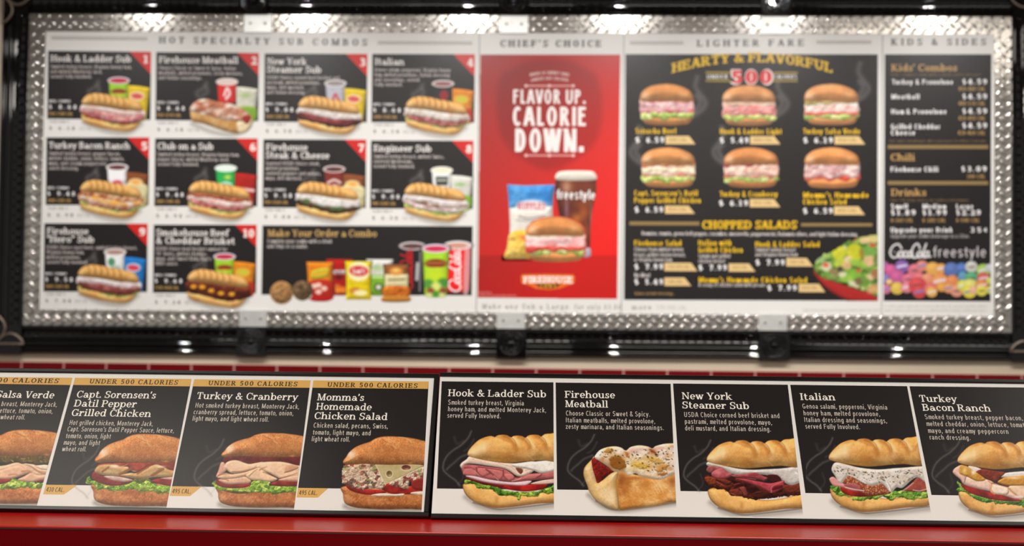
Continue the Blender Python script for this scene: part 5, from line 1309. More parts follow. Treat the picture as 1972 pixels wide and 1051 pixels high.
def script_mark(p, x, y, sx, sy, col, w=14, rot=False):
    """a flowing script word mark: looped capitals and small round letters"""
    T = (lambda a, b: (x + b*sx, y - a*sy)) if rot else (lambda a, b: (x + a*sx, y + b*sy))
    for pts in ([(.30,-.62),(.22,-.92),(.08,-.80),(.0,-.35),(.06,.0),(.16,.0),(.24,-.2)], [(.28,-.4),(.22,-.3),(.22,-.05),(.28,.02),(.33,-.15),(.31,-.4),(.26,-.4)], [(.44,-.36),(.38,-.4),(.35,-.15),(.38,.02),(.46,-.1)],
                [(.56,-.36),(.5,-.4),(.46,-.15),(.49,.02),(.55,-.15),(.57,-.4),(.56,-.05),(.6,.0)], [(.78,-.62),(.72,-.95),(.62,-.8),(.56,-.35),(.6,.0),(.68,.02),(.74,-.15)], [(.78,-.4),(.72,-.3),(.72,-.05),(.78,.02),(.82,-.15),(.8,-.4),(.76,-.4)],
                [(.94,-.95),(.87,-.4),(.85,-.05),(.88,.02)], [(1.0,-.36),(.94,-.4),(.91,-.15),(.93,.02),(.99,-.15),(1.01,-.4),(1.0,-.05),(1.06,-.05)]):
        p.stroke([T(*q) for q in pts], w, col, .95, soft=w*.5)

RANCH = ((236,222,214), (206,160,140))
WH = ((240,232,226), (222,206,196))
def L_(kind, a, b, c=(0,0,0), c2=None): return (kind, a, b, c, c2 or c)
SUBS = {
 1: [L_('leaf',.72,1.06), L_('meat',.62,1.0,(176,52,44),(196,70,60)), L_('meat',.25,.86,(196,110,112),(226,170,164)), L_('soft',-.06,.36,(238,214,206),(228,190,180))],
 3: [L_('meat',.5,1.05,(88,34,26),(60,22,18)), L_('meat',.3,.85,(172,72,78),(100,40,36)), L_('soft',-.06,.45,(236,230,226),(214,200,192))],
 4: [L_('leaf',.72,1.06), L_('meat',.5,.96,(172,76,66),(206,140,130)), L_('meat',.2,.7,(216,150,146),(170,84,76)), L_('soft',-.06,.52,(234,226,218),(206,190,176))],
 5: [L_('leaf',.78,1.06), L_('meat',.4,.95,(226,176,160),(180,80,66)), L_('soft',.1,.7,(244,226,210),(226,166,90)), L_('meat',-.06,.3,(176,84,54),(236,190,150))],
 6: [L_('leaf',.72,1.06), L_('meat',.35,.96,(170,66,62),(220,150,146)), L_('soft',.15,.62,(240,222,212),(226,176,168)), L_('meat',-.06,.26,(150,62,44),(196,110,80))],
 7: [L_('meat',.45,1.05,(92,62,40),(60,40,28)), L_('meat',.4,.8,(86,110,60),(110,76,50)), L_('soft',-.06,.6,(238,234,230),(214,206,198))],
 8: [L_('leaf',.7,1.08), L_('meat',.45,.92,(226,182,180),(246,230,226)), L_('meat',.2,.6,(150,110,80),(236,222,214)), L_('soft',-.06,.42,(240,232,230),(222,206,206))],
 9: [L_('leaf',.76,1.06), L_('meat',.4,.96,(160,72,66),(110,50,44)), L_('meat',.25,.7,(196,120,114),(150,70,66)), L_('soft',-.06,.42,(240,228,228),(222,196,196))],
 10: [L_('meat',.25,1.04,(104,46,32),(66,28,22)), L_('meat',-.06,.5,(140,66,44),(90,38,28))]}
def combo_cup(n, p):
    if n in (1, 10): juice_cup(p)
    elif n == 2: cup(p, (204,40,40), (236,224,216), (226,206,196)); p.stroke([(840,560),(870,480),(900,540),(860,600)], 26, (250,244,240), .9)
    elif n == 3: cup(p, (176,176,186), (226,220,220), (150,140,140)); p.stroke([(840,600),(870,530),(900,590)], 26, (200,56,60), .9)
    elif n == 4: cup(p, (36,34,38), (226,216,214), (150,96,96)); p.blob(880, 540, 50, 60, (156,32,36), .9, hard=12)
    elif n == 5: cup(p, (238,234,234), (240,236,236), (104,56,56), cupband((240,236,236), .5, .98, (206,60,84)))
    elif n == 6: cup(p, (40,160,76), (232,242,232), (226,236,228)); p.blob(890, 510, 40, 26, (240,226,80), .9); p.stroke([(810,590),(870,570),(930,590)], 24, (224,240,246), .8)
    elif n == 7: cup(p, (122,44,38), (224,210,206), (90,50,50)); p.stroke([(800,560),(870,530),(940,560)], 26, (236,222,216), .85); p.stroke([(810,600),(870,585),(930,600)], 20, (236,222,216), .7)
    elif n == 8: cup(p, (224,224,222), (244,240,230), (240,228,198)); p.shape([(800,480),(940,480),(935,580),(805,580)], (70,76,66), smooth=False); p.stroke([(820,520),(920,520)], 16, (230,230,220), .8)
    elif n == 9: cup(p, (226,228,226), (236,230,226), (176,140,130)); p.blob(830, 520, 40, 46, (60,130,84), .85, hard=12); p.blob(880, 580, 60, 26, (120,150,130), .7)
def combo_bag(n, p):
    if n in (1, 3): bag(p, (242,206,36), None, (206,60,64), (248,226,196))
    elif n == 2: bag(p, (226,224,206), (140,186,60)); p.blob(1080, 560, 70, 26, (150,186,96), .8)
    elif n in (4, 10): bag(p, (232,140,36), (196,60,36), (196,196,60), (226,176,60))
    elif n in (5, 7): bag(p, (142,80,42), (226,214,150), (240,196,96), (240,226,180)); p.shape([(965,600),(1200,610),(1185,760),(962,740)], (238,228,176), R=40, amb=.72, dif=.3); p.blob(1080, 580, 50, 34, (240,150,60), .8)
    elif n == 6: bag(p, (186,38,34), None); p.stroke([(1010,640),(1180,660)], 34, (240,230,226), .8)
    elif n == 8: bag(p, (232,232,222), (140,190,70)); p.blob(1080, 570, 70, 20, (120,170,80), .8)
    elif n == 9: bag(p, (36,130,212), None, (216,40,60), (226,220,230))
K1 = 0.17126
def combo_pic(n, tl, par, clip, dy=0.0):
    dx, dz = tl[0] - 92.8, tl[1] - 97.6 + dy
    def bg(s):
        yb = tl[1] + 131.0 + .006*(s.PX - tl[0])
        k = np.clip((s.PY - yb) + .5, 0, 1)[..., None]; s.rgb = s.rgb*(1-k) + np.array(WHITE)*k
    p = Pic(PANEL, (tl[0]+52, tl[1]+32, tl[0]+205, tl[1]+164), 0.95, 80+dx, 85+dz, K1, bg=bg)
    for q in ([(560,590),(530,530),(600,480),(640,420)], [(600,560),(650,520),(640,470)]): p.stroke(q, 40, STEAM_C, .42, soft=60, food=False)
    combo_cup(n, p); combo_bag(n, p)
    if n == 2: small_meatball(p)
    else: small_sub(p, SUBS[n])
    if n == 10:
        for x, y in ((520,745),(620,750),(720,790),(830,820),(950,830)): p.blob(x, y, 36, 22, (240,170,40), .95, hard=12)
    if n == 5:
        for x, y in ((620,750),(840,800)): p.blob(x, y, 44, 26, (238,170,70), .9, hard=14)
    if n == 7:
        for x, y in ((560,760),(860,850),(930,850)): p.blob(x, y, 40, 20, (80,110,60), .9, hard=12)
    p.finish('sandwich_picture', par, H3)
SLB = dict(font='slab', T=.20, t=.11)
CARDS = [
 (1, (92.6,97.6), (291.0,99.6), 131.0, ['Hook & Ladder Sub'], [155], ['Smoked turkey breast, Virginia honey ham,', 'and melted Monterey Jack,', 'served Fully Involved.'], [156,100,80], '8.68', '920-1180 CAL', '6.18', '730 CAL'),
 (2, (301.0,100.2), (498.6,102.0), 131.0, ['Firehouse Meatball'], [153], ['Choose Classic or Sweet & Spicy. Italian', 'meatballs, melted provolone, zesty marinara,', 'and Italian seasonings.'], [148,162,84], '8.68', '950-1210 CAL', '6.18', '760 CAL'),
 (3, (509.8,103.0), (707.6,103.8), 131.6, ['New York', 'Steamer Sub'], [76,104], ['USDA Choice corned beef brisket and', 'pastrami, melted provolone,', 'mayo, deli mustard,', 'and Italian dressing.'], [139,102,72,74], '9.08', '1020-1280 CAL', '6.58', '830 CAL'),
 (4, (717.0,103.8), (914.6,104.4), 131.6, ['Italian'], [57], ['Genoa salami, pepperoni, Virginia honey', 'ham, melted provolone, Italian dressing', 'and seasonings, served', 'Fully Involved.'], [146,144,86,54], '8.68', '1090-1350 CAL', '6.18', '900 CAL'),
 (5, (89.6,264.6), (287.4,264.4), 130.0, ['Turkey Bacon Ranch'], [156], ['Smoked turkey breast, pepper bacon,', 'melted cheddar, onion, lettuce, tomato,', 'mayo, and creamy peppercorn', 'ranch dressing.'], [138,145,110,58], '9.48', '1040-1300 CAL', '6.98', '850 CAL'),
 (6, (298.8,266.4), (496.4,266.6), 130.6, ['Club on a Sub'], [107], ['Smoked turkey breast, Virginia honey ham,', 'pepper bacon, melted Monterey Jack,', 'served Fully Involved.'], [157,138,80], '9.48', '1080-1340 CAL', '6.98', '890 CAL'),
 (7, (507.4,268.2), (705.4,268.8), 131.4, ['Firehouse', 'Steak & Cheese'], [80,122], ['Sautéed USDA Choice steak,'.replace('é','e'), 'melted provolone,', 'sauteed peppers and onions,', 'mayo, deli mustard.'], [104,65,106,70], '9.58', '990-1250 CAL', '7.08', '800 CAL'),
 (8, (714.6,270.4), (911.8,270.8), 131.0, ['Engineer Sub'], [111], ['Smoked turkey breast, melted Swiss,', 'sauteed mushrooms,', 'served Fully Involved.'], [136,76,80], '9.08', '940-1200 CAL', '6.58', '750 CAL'),
 (9, (85.4,429.8), (284.4,430.6), 131.4, ['Firehouse', '“Hero” Sub'], [80,91], ['USDA Choice roast beef, smoked turkey breast,', 'Virginia honey ham,', 'melted provolone,', 'served Fully Involved.'], [174,72,66,80], '9.58', '1000-1260 CAL', '7.08', '810 CAL'),
 (10, (296.2,432.6), (494.4,432.6), 131.0, ['Smokehouse Beef', '& Cheddar Brisket'], [141,152], ['USDA Choice beef brisket smoked for', '10+ hours, melted cheddar,', 'mayo, and Sweet Baby Ray’s', 'BBQ sauce.'], [137,98,106,43], '9.68', '1170-1430 CAL', '7.28', '980 CAL')]
for n, tl, tr, hh, titles, tws, desc, dws, p1, cal, p2, cal2 in CARDS:
    sl = .0085
    w = tr[0] - tl[0]; dr = tr[1] - tl[1]
    bl = (tl[0] - hh*.013, tl[1] + hh); br = (tr[0] - hh*.010, tr[1] + hh + .3)
    c = sheet('dish_card', PANEL, [tl, tr, br, bl], BLACK, P1, H1)
    X = lambda x, y: (tl[0] + x - y*.012, tl[1] + y + x*sl)
    sheet('number_corner', PANEL, [(tr[0]-42, tr[1]-dr*42/w), tr, (tr[0]-.5, tr[1]+43.5)], (204,38,34), c, H2)
    q = X(183 if n < 10 else 171.5, 22.8)
    lettering('number', PANEL, [(str(n), q[0], q[1], q[0] + (9.5 if n == 1 else 11.5 if n < 10 else 22), 15.5, dict(font='slab', T=.26, t=.16, slope=0))], (244,226,220), c, H3)
    y = 20.8; T2 = []
    for s_, tw in zip(titles, tws):
        a = X(5, y); T2.append((s_, a[0], a[1], a[0] + tw, 12.6, dict(SLB, slope=sl))); y += 15.6
    lettering('title_lettering', PANEL, T2, (232,226,222), c, H2)
    y -= 3.0; T3 = []
    for s_, dw in zip(desc, dws):
        a = X(5, y); T3.append((s_, a[0], a[1], a[0] + dw, 6.9, dict(font='sans', bold=.03, track=.03, slope=sl))); y += 9.5
    lettering('description_lettering', PANEL, T3, (196,186,182), c, H2)
    a, b, d, e = X(3, 99), X(3, 111.6), X(22, 111.8), X(3, 124.2)
    lettering('price_lettering', PANEL, [('MED. COMBO', a[0], a[1], a[0]+41, 4.6, dict(font='sans', bold=.05, slope=sl)), ('$', b[0], b[1], b[0]+5.6, 7.8, dict(font='slab', T=.24, t=.15, slope=sl)),
        (p1, d[0], d[1], d[0]+34, 7.8, dict(font='slab', T=.24, t=.15, track=.45, slope=sl))], (236,232,230), c, H2)
    lettering('calorie_lettering', PANEL, [(cal, e[0], e[1], e[0]+46, 6.4, dict(font='sans', bold=.06, slope=sl))], (190,150,84), c, H2)
    a, b, d, e = X(5, 138.4), X(4, 152.2), X(22, 152.4), X(61, 152.6)
    lettering('single_price_lettering', PANEL, [('SUB ONLY', a[0], a[1], a[0]+38, 4.4, dict(font='sans', bold=.0, slope=sl)), ('$', b[0], b[1], b[0]+5.2, 6.6, dict(font='slab', T=.24, t=.15, slope=sl)),
        (p2, d[0], d[1], d[0]+31, 6.6, dict(font='slab', T=.22, t=.13, track=.5, slope=sl))], (86,78,74), c, H2)
    lettering('single_calorie_lettering', PANEL, [(cal2, e[0], e[1], e[0]+24, 6.0, dict(font='sans', bold=.0, slope=sl))], (150,142,138), c, H2)
    combo_pic(n, tl, c, None, dy=(0 if n < 9 else -2 if n == 9 else 4))

# ---- the combo card with cookies, chips and drinks
c = sheet('combo_card', PANEL, [(505.6,433.8), (910.4,435.4), (908.4,568.8), (503.6,567.2)], BLACK, P1, H1)
lt('title_lettering', c, [('Make Your Order a Combo', 515.5, 455.0, 725.5, 13.2, dict(SLB, slope=.004))], (196,160,98))
lt('description_lettering', c, [('Complete your combo with a drink', 515.0, 467.4, 639.5, 7.4, dict(font='sans', bold=.03, slope=.004)), ('and chips or a cookie.', 514.5, 477.2, 593, 7.4, dict(font='sans', bold=.03, slope=.004))], (196,188,184))
KC = 430/1972
def combo_bg(s):
    yb = 567.2 + .004*(s.PX - 503.6); k = np.clip((s.PY - yb) + .5, 0, 1)[..., None]; s.rgb = s.rgb*(1-k) + np.array(WHITE)*k
SNACK_H = [H3]
def snack(name, box, draw):
    SNACK_H[0] += .00001                              # each cut-out picture overlaps the one before it
    p = Pic(PANEL, box, .95, 500, 420, KC, bg=combo_bg); draw(p); p.finish(name, c, SNACK_H[0], backdrop=None)
def chip_bag(p, x0, x1, y0, y1, col, sk=8):
    p.shape([(x0-6,y0),(x1+6,y0+2),(x1-4,y0+40),(x1-sk,(y0+y1)/2),(x1-4,y1-30),(x1,y1),(x0+2,y1),(x0+6,y1-30),(x0+sk,(y0+y1)/2),(x0,y0+40)], col, R=50, amb=.70, dif=.38, rough=.3, rscale=50, smooth=False)
def d_red(p):
    chip_bag(p, 592, 820, 362, 682, (188,32,30)); p.shape([(630,460),(820,458),(820,492),(640,494)], (236,226,222), smooth=False); p.blob(700,520,40,26,(60,20,20),.8); p.blob(690,620,40,40,(240,150,50),.9,hard=14); p.blob(740,630,30,30,(236,140,40),.9,hard=14); p.blob(720,590,60,30,(150,20,22),.5)
def d_green(p):
    chip_bag(p, 948, 1176, 362, 682, (232,230,222)); p.shape([(955,500),(1170,500),(1168,684),(956,684)], (132,190,52), R=60, amb=.72, dif=.3, smooth=False); p.blob(1040,440,60,30,(150,190,110),.7); p.blob(1050,608,40,34,(60,70,50),.9,hard=12); p.blob(1050,608,24,22,(226,230,200),.9,hard=10); p.stroke([(1000,520),(1110,520)],14,(240,240,230),.7)
def d_cheese(p):
    chip_bag(p, 418, 648, 386, 716, (236,138,34)); p.shape([(440,560),(640,560),(640,718),(440,718)], (196,48,34), R=60, amb=.72, dif=.3, rough=.3); p.shape([(450,500),(480,460),(600,440),(612,480),(580,520),(470,535)], (196,196,60), R=14); p.stroke([(470,505),(600,470)], 20, (226,170,40), .8)
    for x, y in ((520,590),(570,620),(520,650),(480,600)): p.blob(x, y, 28, 22, (246,224,206), .85, hard=10)
    p.shape([(450,690),(636,690),(636,718),(450,718)], (196,30,36), smooth=False)
def d_yellow(p):
    chip_bag(p, 758, 988, 380, 718, (244,216,26)); p.blob(876,470,96,86,(248,240,200),.9,hard=14); p.blob(876,466,84,46,(206,44,54),.95,.05,hard=12); p.blob(840,640,50,30,(196,120,50),.85,hard=14); p.blob(890,660,60,26,(248,238,190),.9,hard=14); p.stroke([(800,575),(950,575)],10,(200,170,30),.5)
def d_brown(p):
    chip_bag(p, 1100, 1316, 408, 736, (150,92,48), 4); p.shape([(1104,496),(1312,496),(1310,606),(1106,606)], (240,230,176), R=30, amb=.76, dif=.26, smooth=False); p.blob(1205,470,60,36,(226,150,70),.9,hard=14); p.blob(1205,460,30,16,(246,226,120),.9); p.stroke([(1140,545),(1280,540)],14,(90,60,40),.7); p.shape([(1106,606),(1310,606),(1312,694),(1104,694)], (226,130,40), R=30, rough=.8, rscale=30, color2=(190,96,30)); p.shape([(1096,690),(1312,690),(1312,736),(1092,736)], (196,130,50), R=20)
def cookie(p, x, y, r, col, col2):
    p.blob(x, y, r, r, col, 1, hard=8, clip=False)
    p.shape([(x + r*.97*math.cos(t), y + r*.97*math.sin(t)) for t in np.linspace(0, 2*math.pi, 14)[:-1]], col, R=60, amb=.58, dif=.5, rough=.8, rscale=26, color2=col2, cscale=26, jag=4)
    rnd = random.Random(int(x))
    for _ in range(16):
        a, q = rnd.uniform(0, 6.28), r*rnd.uniform(.1, .85); p.blob(x + q*math.cos(a), y + q*math.sin(a), rnd.uniform(6, 13), rnd.uniform(5, 9), tuple(v*.35 for v in col2), .75)
def tall_cup(p, x, y0, y1, w, body, rim, inside):
    p.shape([(x-w,y0+10),(x+w,y0+10),(x+w*.84,y1-20),(x+w*.6,y1),(x-w*.6,y1),(x-w*.84,y1-20)], body, R=80, amb=.74, dif=.34, light=(-.25,-.1), smooth=False)
    return lambda: (p.blob(x, y0, w*1.08, w*.34, rim, 1, hard=8, clip=False), p.blob(x, y0+2, w*.86, w*.22, inside, 1, hard=8))
def d_dark(p):
    f = tall_cup(p, 1350, 245, 680, 110, (34,30,32), (214,206,206), (96,66,66)); f(); p.stroke([(1420,300),(1414,640)], 20, (196,192,196), .5); script_mark(p, 1345, 630, 105, 330, (200,32,36), 14, True); p.stroke([(1395,400),(1388,540)], 26, (226,222,222), .8)
def d_cola(p):
    f = tall_cup(p, 1750, 240, 655, 118, (226,30,34), (238,232,232), (206,150,130)); f(); p.shape([(1815,270),(1858,268),(1846,640),(1800,660)], (236,206,206), alpha=.7); script_mark(p, 1770, 645, 110, 340, (250,244,242), 15, True)
def d_juice(p):
    f = tall_cup(p, 1556, 268, 700, 116, (160,206,44), (232,222,232), (206,48,88)); f(); p.blob(1556,400,96,40,(130,32,32),.95,hard=14); p.stroke([(1480,395),(1630,395)],14,(200,170,60),.6); p.blob(1560,440,60,10,(226,222,60),.8); p.blob(1556,500,100,50,(206,220,40),.8)
    for x, y, r, cc in ((1490,580,50,(70,140,60)),(1620,570,50,(60,130,60)),(1560,600,44,(226,226,130)),(1510,640,34,(140,50,50)),(1620,640,34,(130,50,50)),(1555,670,34,(60,130,50)),(1500,680,26,(226,220,170)),(1610,680,26,(226,220,170))): p.blob(x, y, r, r*.8, cc, .85, hard=20)
snack('drink_picture', (760,460,826,575), d_dark); snack('drink_picture', (846,458,915,570), d_cola); snack('drink_picture', (808,466,872,580), d_juice)
snack('chip_bag_picture', (620,495,685,575), d_red); snack('chip_bag_picture', (700,495,762,575), d_green)
snack('chip_bag_picture', (585,498,648,580), d_cheese); snack('chip_bag_picture', (660,498,722,580), d_yellow); snack('chip_bag_picture', (734,505,792,584), d_brown)
snack('cookie_picture', (556,530,610,592), lambda p: cookie(p, 378, 640, 88, (150,120,84), (116,90,62)))
snack('cookie_picture', (512,535,570,592), lambda p: cookie(p, 194, 658, 102, (206,160,104), (182,130,76)))

BL = dict(font='slab', T=.24, t=.15, slope=-.03)
lt('bag_lettering', c, [('Lay’s', 680.0, 526.0, 702.4, 9.0, BL)], (250,240,236), H3 + .00022)
lt('bag_lettering', c, [('Cheetos', 601.0, 531.0, 630.0, 7.6, dict(BL, slope=-.10))], (240,170,40), H3 + .00022)
lt('bag_lettering', c, [('Doritos', 640.0, 527.0, 664.0, 6.4, dict(BL, slope=.02))], (60,24,24), H3 + .00022)

# ---- red poster panel
RED = (206, 34, 34)
c = sheet('poster', PANEL, [(925.2,105.4), (1194.6,105.6), (1188.6,575.6), (920.2,572.8)], RED, P2, H1)
shield = [(962,150),(985,132),(1020,118),(1058,114),(1096,118),(1130,132),(1152,152),(1160,205),(1152,262),(1120,300),(1058,328),(1000,302),(966,265),(956,205)]
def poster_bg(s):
    """the printed red ground: a red graded by its print and by room light put into it, a dark shield behind the slogan and a darker table"""
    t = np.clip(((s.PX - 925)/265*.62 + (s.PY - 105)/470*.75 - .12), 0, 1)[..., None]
    s.rgb = np.array((158, 40, 38.))*(1-t) + np.array((232, 34, 30.))*t  # printed gradient that also holds some of the uneven lighting
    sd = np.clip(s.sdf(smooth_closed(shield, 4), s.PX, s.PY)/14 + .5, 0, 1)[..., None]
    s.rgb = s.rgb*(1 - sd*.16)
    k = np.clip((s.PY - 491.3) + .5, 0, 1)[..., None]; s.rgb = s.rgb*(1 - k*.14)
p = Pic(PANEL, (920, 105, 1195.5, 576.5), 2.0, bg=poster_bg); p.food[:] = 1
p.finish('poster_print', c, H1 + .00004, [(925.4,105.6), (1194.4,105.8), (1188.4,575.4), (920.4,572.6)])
WT = (240, 230, 226)
lt('slogan_lettering', c, [('FLAVOR UP.', 988.2, 199.4, 1127.6, 27.0, dict(font='sans', bold=.07, track=.02, slope=.003)), ('CALORIE', 987.6, 242.0, 1128.0, 36.6, dict(font='sans', bold=.085, track=.02, slope=.003)), ('DOWN.', 992.0, 292.2, 1124.0, 44.8, dict(font='sans', bold=.10, track=.02, slope=.003))], WT)
lt('strapline_lettering', c, [('MAKE A SMART AND', 1020.5, 147.0, 1096.0, 6.0, dict(font='sans', bold=.05, slope=.002, arc=.7)), ('UNDER 500 CALORIE', 1023.0, 157.2, 1095.0, 5.6, dict(font='sans', bold=.05, slope=.002, arc=.7))], (216,190,184))
for y in (165.2, 299.2):
    rule(c, [(1013,y-1.2),(1104,y-1),(1104,y+1.2),(1013,y+1)], (226,170,164), H2)
    for x in (1013, 1058, 1104): rule(c, [(x + 3*math.cos(t), y + 3*math.sin(t)) for t in np.linspace(0, 2*math.pi, 11)[:-1]], (232,190,184), H3, 'printed_dot')
KP = 280/1015
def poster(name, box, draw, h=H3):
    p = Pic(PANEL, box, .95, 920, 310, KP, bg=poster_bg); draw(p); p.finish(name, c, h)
def d_chips(p):
    p.stroke([(180,680),(400,685)], 20, (90,16,18), .5, soft=30, food=False)
    p.shape([(205,165),(330,172),(545,165),(528,250),(522,330),(526,450),(530,560),(540,675),(300,680),(188,675),(200,620),(222,560),(226,450),(220,330),(214,240)], (240,232,214), R=70, amb=.68, dif=.4, rough=.2, rscale=60, smooth=False)
    p.shape([(205,165),(330,172),(545,165),(528,250),(522,330),(220,330),(214,240)], (50,134,212), R=50, amb=.7, dif=.4, rough=.4, rscale=60, smooth=False, color2=(96,170,230), cscale=80)
    p.shape([(222,330),(300,318),(520,316),(524,440),(530,560),(224,560),(226,450)], (244,238,226), R=60, amb=.72, dif=.34, smooth=False)
    p.shape([(222,510),(300,480),(420,490),(530,480),(540,675),(300,680),(188,675),(205,600)], (240,190,70), R=50, amb=.66, dif=.45, rough=.7, rscale=60, color2=(248,220,130), cscale=70)
    p.blob(320, 535, 30, 20, (226,100,40), .8); p.blob(240, 545, 20, 10, (160,80,40), .7)
    p.stroke([(290,385),(340,400),(400,395),(470,380)], 10, (110,100,110), .7); p.stroke([(270,410),(340,418),(430,410)], 8, (120,110,116), .6)
    p.blob(375, 312, 104, 40, (250,236,236), .9, hard=16)
def d_glass(p):
    p.shape([(545,120),(556,80),(620,68),(760,68),(812,76),(826,120),(828,200),(816,270),(800,340),(788,450),(784,600),(786,660),(730,668),(600,660),(590,520),(570,380),(548,260),(540,190)], (78,34,26), R=90, amb=.66, dif=.4, light=(.2,-.3), rough=.1, color2=(110,52,30), cscale=120, smooth=False)
    for x, y, rx, ry, cc, a in ((740,360,40,60,(180,90,40),.7),(690,400,40,40,(206,120,50),.7),(760,480,20,80,(150,80,60),.6),(620,330,16,110,(160,120,150),.6),(620,180,40,50,(226,180,150),.6),(740,300,60,30,(140,70,36),.6),(790,420,8,160,(200,160,160),.5)): p.blob(x, y, rx, ry, cc, a)
    p.shape([(543,125),(556,82),(620,68),(760,68),(812,78),(826,128),(700,136),(600,134)], (244,236,222), R=30, amb=.74, dif=.3)
    p.shape([(735,615),(785,610),(788,665),(735,668)], (206,206,226), R=14, alpha=.85)
def d_round(p): round_sandwich(p, 340, 390, 415, 315, [('soft',.36,.52,(246,230,214),(226,200,180)), ('meat',.46,.72,(222,150,150),(240,200,196)), ('leaf',.70,.84), ('meat',.66,.76,(196,70,60),(210,90,76))])
def round_sandwich(p, x, y, w, h, layers, bun=(206,136,78)):
    """a whole round sandwich in a box of w by h"""
    M = lambda a, b: (x + a*w, y + b*h)
    p.shape([M(*q) for q in ((.05,.74),(.055,.86),(.10,.95),(.22,.985),(.5,1.0),(.78,.985),(.90,.95),(.95,.86),(.955,.74),(.7,.76),(.3,.76))], bun, R=.16*h, amb=.74, dif=.5, rough=.2, rscale=.1*w, color2=tuple(v*.9 for v in bun), cscale=.2*w)
    for i, L in enumerate(layers):
        kind, t0, t1 = L[:3]; rnd = random.Random(i*5 + 1)
        up = [M(a, t0 + rnd.uniform(-.02, .02)) for a in (.02,.15,.3,.45,.6,.75,.88,.98)]; dn = [M(a, t1 + rnd.uniform(-.035, .035)) for a in (.98,.86,.73,.6,.45,.3,.15,.01)]
        if kind == 'leaf': p.leaf(up + dn, seed=i + 4, jag=.02*w, scale=.085*w, cols=((130,160,70),(180,204,104),(226,232,164)), amb=.74)
        else: p.shape(up + dn, L[3], R=.07*h, amb=.76, dif=.46, rough=.8 if kind == 'meat' else .4, rscale=.1*w, color2=L[4], cscale=.14*w, jag=.015*w, jscale=.1*w)
    p.shape([M(*q) for q in ((.0,.36),(.01,.26),(.06,.16),(.18,.06),(.36,.01),(.55,.0),(.74,.05),(.90,.15),(.97,.27),(.975,.38),(.94,.43),(.7,.43),(.4,.42),(.12,.43),(.03,.41))], bun, R=.34*h, amb=.72, dif=.52, light=(-.35,-.6), rough=.15, rscale=.1*w, color2=tuple(v*.9 for v in bun), cscale=.2*w)
    p.blob(*M(.10,.28), .08*w, .10*h, (244,214,186), .6); p.blob(*M(.45,.22), .22*w, .10*h, tuple(v*.9 for v in bun), .5); p.blob(*M(.8,.26), .08*w, .08*h, (236,190,140), .4)
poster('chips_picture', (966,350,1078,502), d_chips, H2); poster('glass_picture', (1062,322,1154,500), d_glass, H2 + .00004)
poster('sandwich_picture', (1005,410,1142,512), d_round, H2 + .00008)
lt('chips_lettering', c, [('RUFFLES', 997.0, 403.0, 1050.0, 13.0, dict(font='slab', T=.24, t=.14, slope=.01))], (206,40,60), H3 + .00006)
lt('glass_lettering', c, [('freestyle', 1072.0, 382.6, 1145.6, 18.0, dict(font='sans', bold=.05, slope=.02))], (240,236,236), H3 + .00006)
em = [(1003,532),(1006,528),(1055,527.5),(1104,528.5),(1107,533),(1106,545),(1092,550),(1076,556),(1055,558),(1032,555.5),(1018,549),(1004,545)]
e = sheet('shop_emblem', PANEL, em, (230,110,36), c, H2)
lt('emblem_lettering', e, [('FIREHOUSE', 1007.4, 545.4, 1102.8, 13.2, dict(font='slab', T=.26, t=.16, slope=.004, arc=.08))], (250,240,232), H3)
sheet('emblem_band', PANEL, [(1030,546.4),(1080,546.8),(1072,553.6),(1055,555),(1040,553.2)], (52,34,26), e, H3)
lt('emblem_lettering', e, [('SUBS', 1040, 552.8, 1071, 5.4, dict(font='sans', bold=.1, track=.2, slope=.004))], (240,180,40), H3 + .00006)
lt('small_print', c, [('Limited time. At participating', 922.4, 564.4, 946, 3.2, dict(font='sans', slope=.003)), ('locations. See restaurant for details and nutrition.', 922.4, 570.0, 995, 3.2, dict(font='sans', slope=.003))], (236,170,164))
FOOT = dict(font='slab', T=.16, t=.10, track=.30)
lt('footer_lettering', P2, [('Make any Sub a Large', 928.5, 594.0, 1094, 9.2, dict(FOOT, slope=.006))], (128,120,116))
lt('footer_lettering', P2, [('for only $3.00', 1106.5, 595.2, 1195, 9.2, dict(FOOT, slope=.006))], (128,120,116))
lt('footer_lettering', P3, [('more', 1216.5, 595.8, 1254, 9.2, dict(FOOT, slope=.006))], (128,120,116)); lt('footer_lettering', P3, [('770-900 CAL', 1264, 595.8, 1321.5, 8, dict(font='sans', track=.1, slope=.006))], (186,180,176))

# ---- six round sandwiches and the salads
c = sheet('dish_card', PANEL, [(1204.8,104.2), (1690.4,104.6), (1689.6,579.0), (1201.8,577.2)], BLACK, P3, H1)
YEL = (232, 186, 26); TAN = (222, 190, 132)
lt('banner_lettering', c, [('HEARTY & FLAVORFUL', 1293.0, 141.0, 1603.0, 18.6, dict(font='slab', T=.24, t=.15, slope=-.001, arc=1.15))], (226,182,34))
rule(c, [(1359,137.6),(1408,138.0),(1408,142.0),(1359,141.6)], (150,128,52)); rule(c, [(1359,153.4),(1408,153.8),(1408,157.6),(1359,157.2)], (150,128,52))
rule(c, [(1489,138.2),(1536,138.2),(1536,142.2),(1489,142.2)], (150,128,52)); rule(c, [(1489,153.8),(1536,153.8),(1536,157.6),(1489,157.6)], (150,128,52))
lt('banner_lettering', c, [('UNDER', 1361.5, 151.4, 1402, 7.6, dict(font='sans', bold=.05, slope=0)), ('CALORIES', 1491, 151.4, 1535, 7.6, dict(font='sans', bold=.05, slope=0))], (226,220,214))
lt('banner_number', c, [('500', 1405.8, 163.4, 1489.6, 30.0, dict(font='slab', T=.44, t=.33, slope=.002))], (236,214,208), H2)
lt('banner_number', c, [('500', 1409.2, 160.6, 1486.4, 25.0, dict(font='slab', T=.28, t=.17, slope=.002))], (214,62,66), H3)
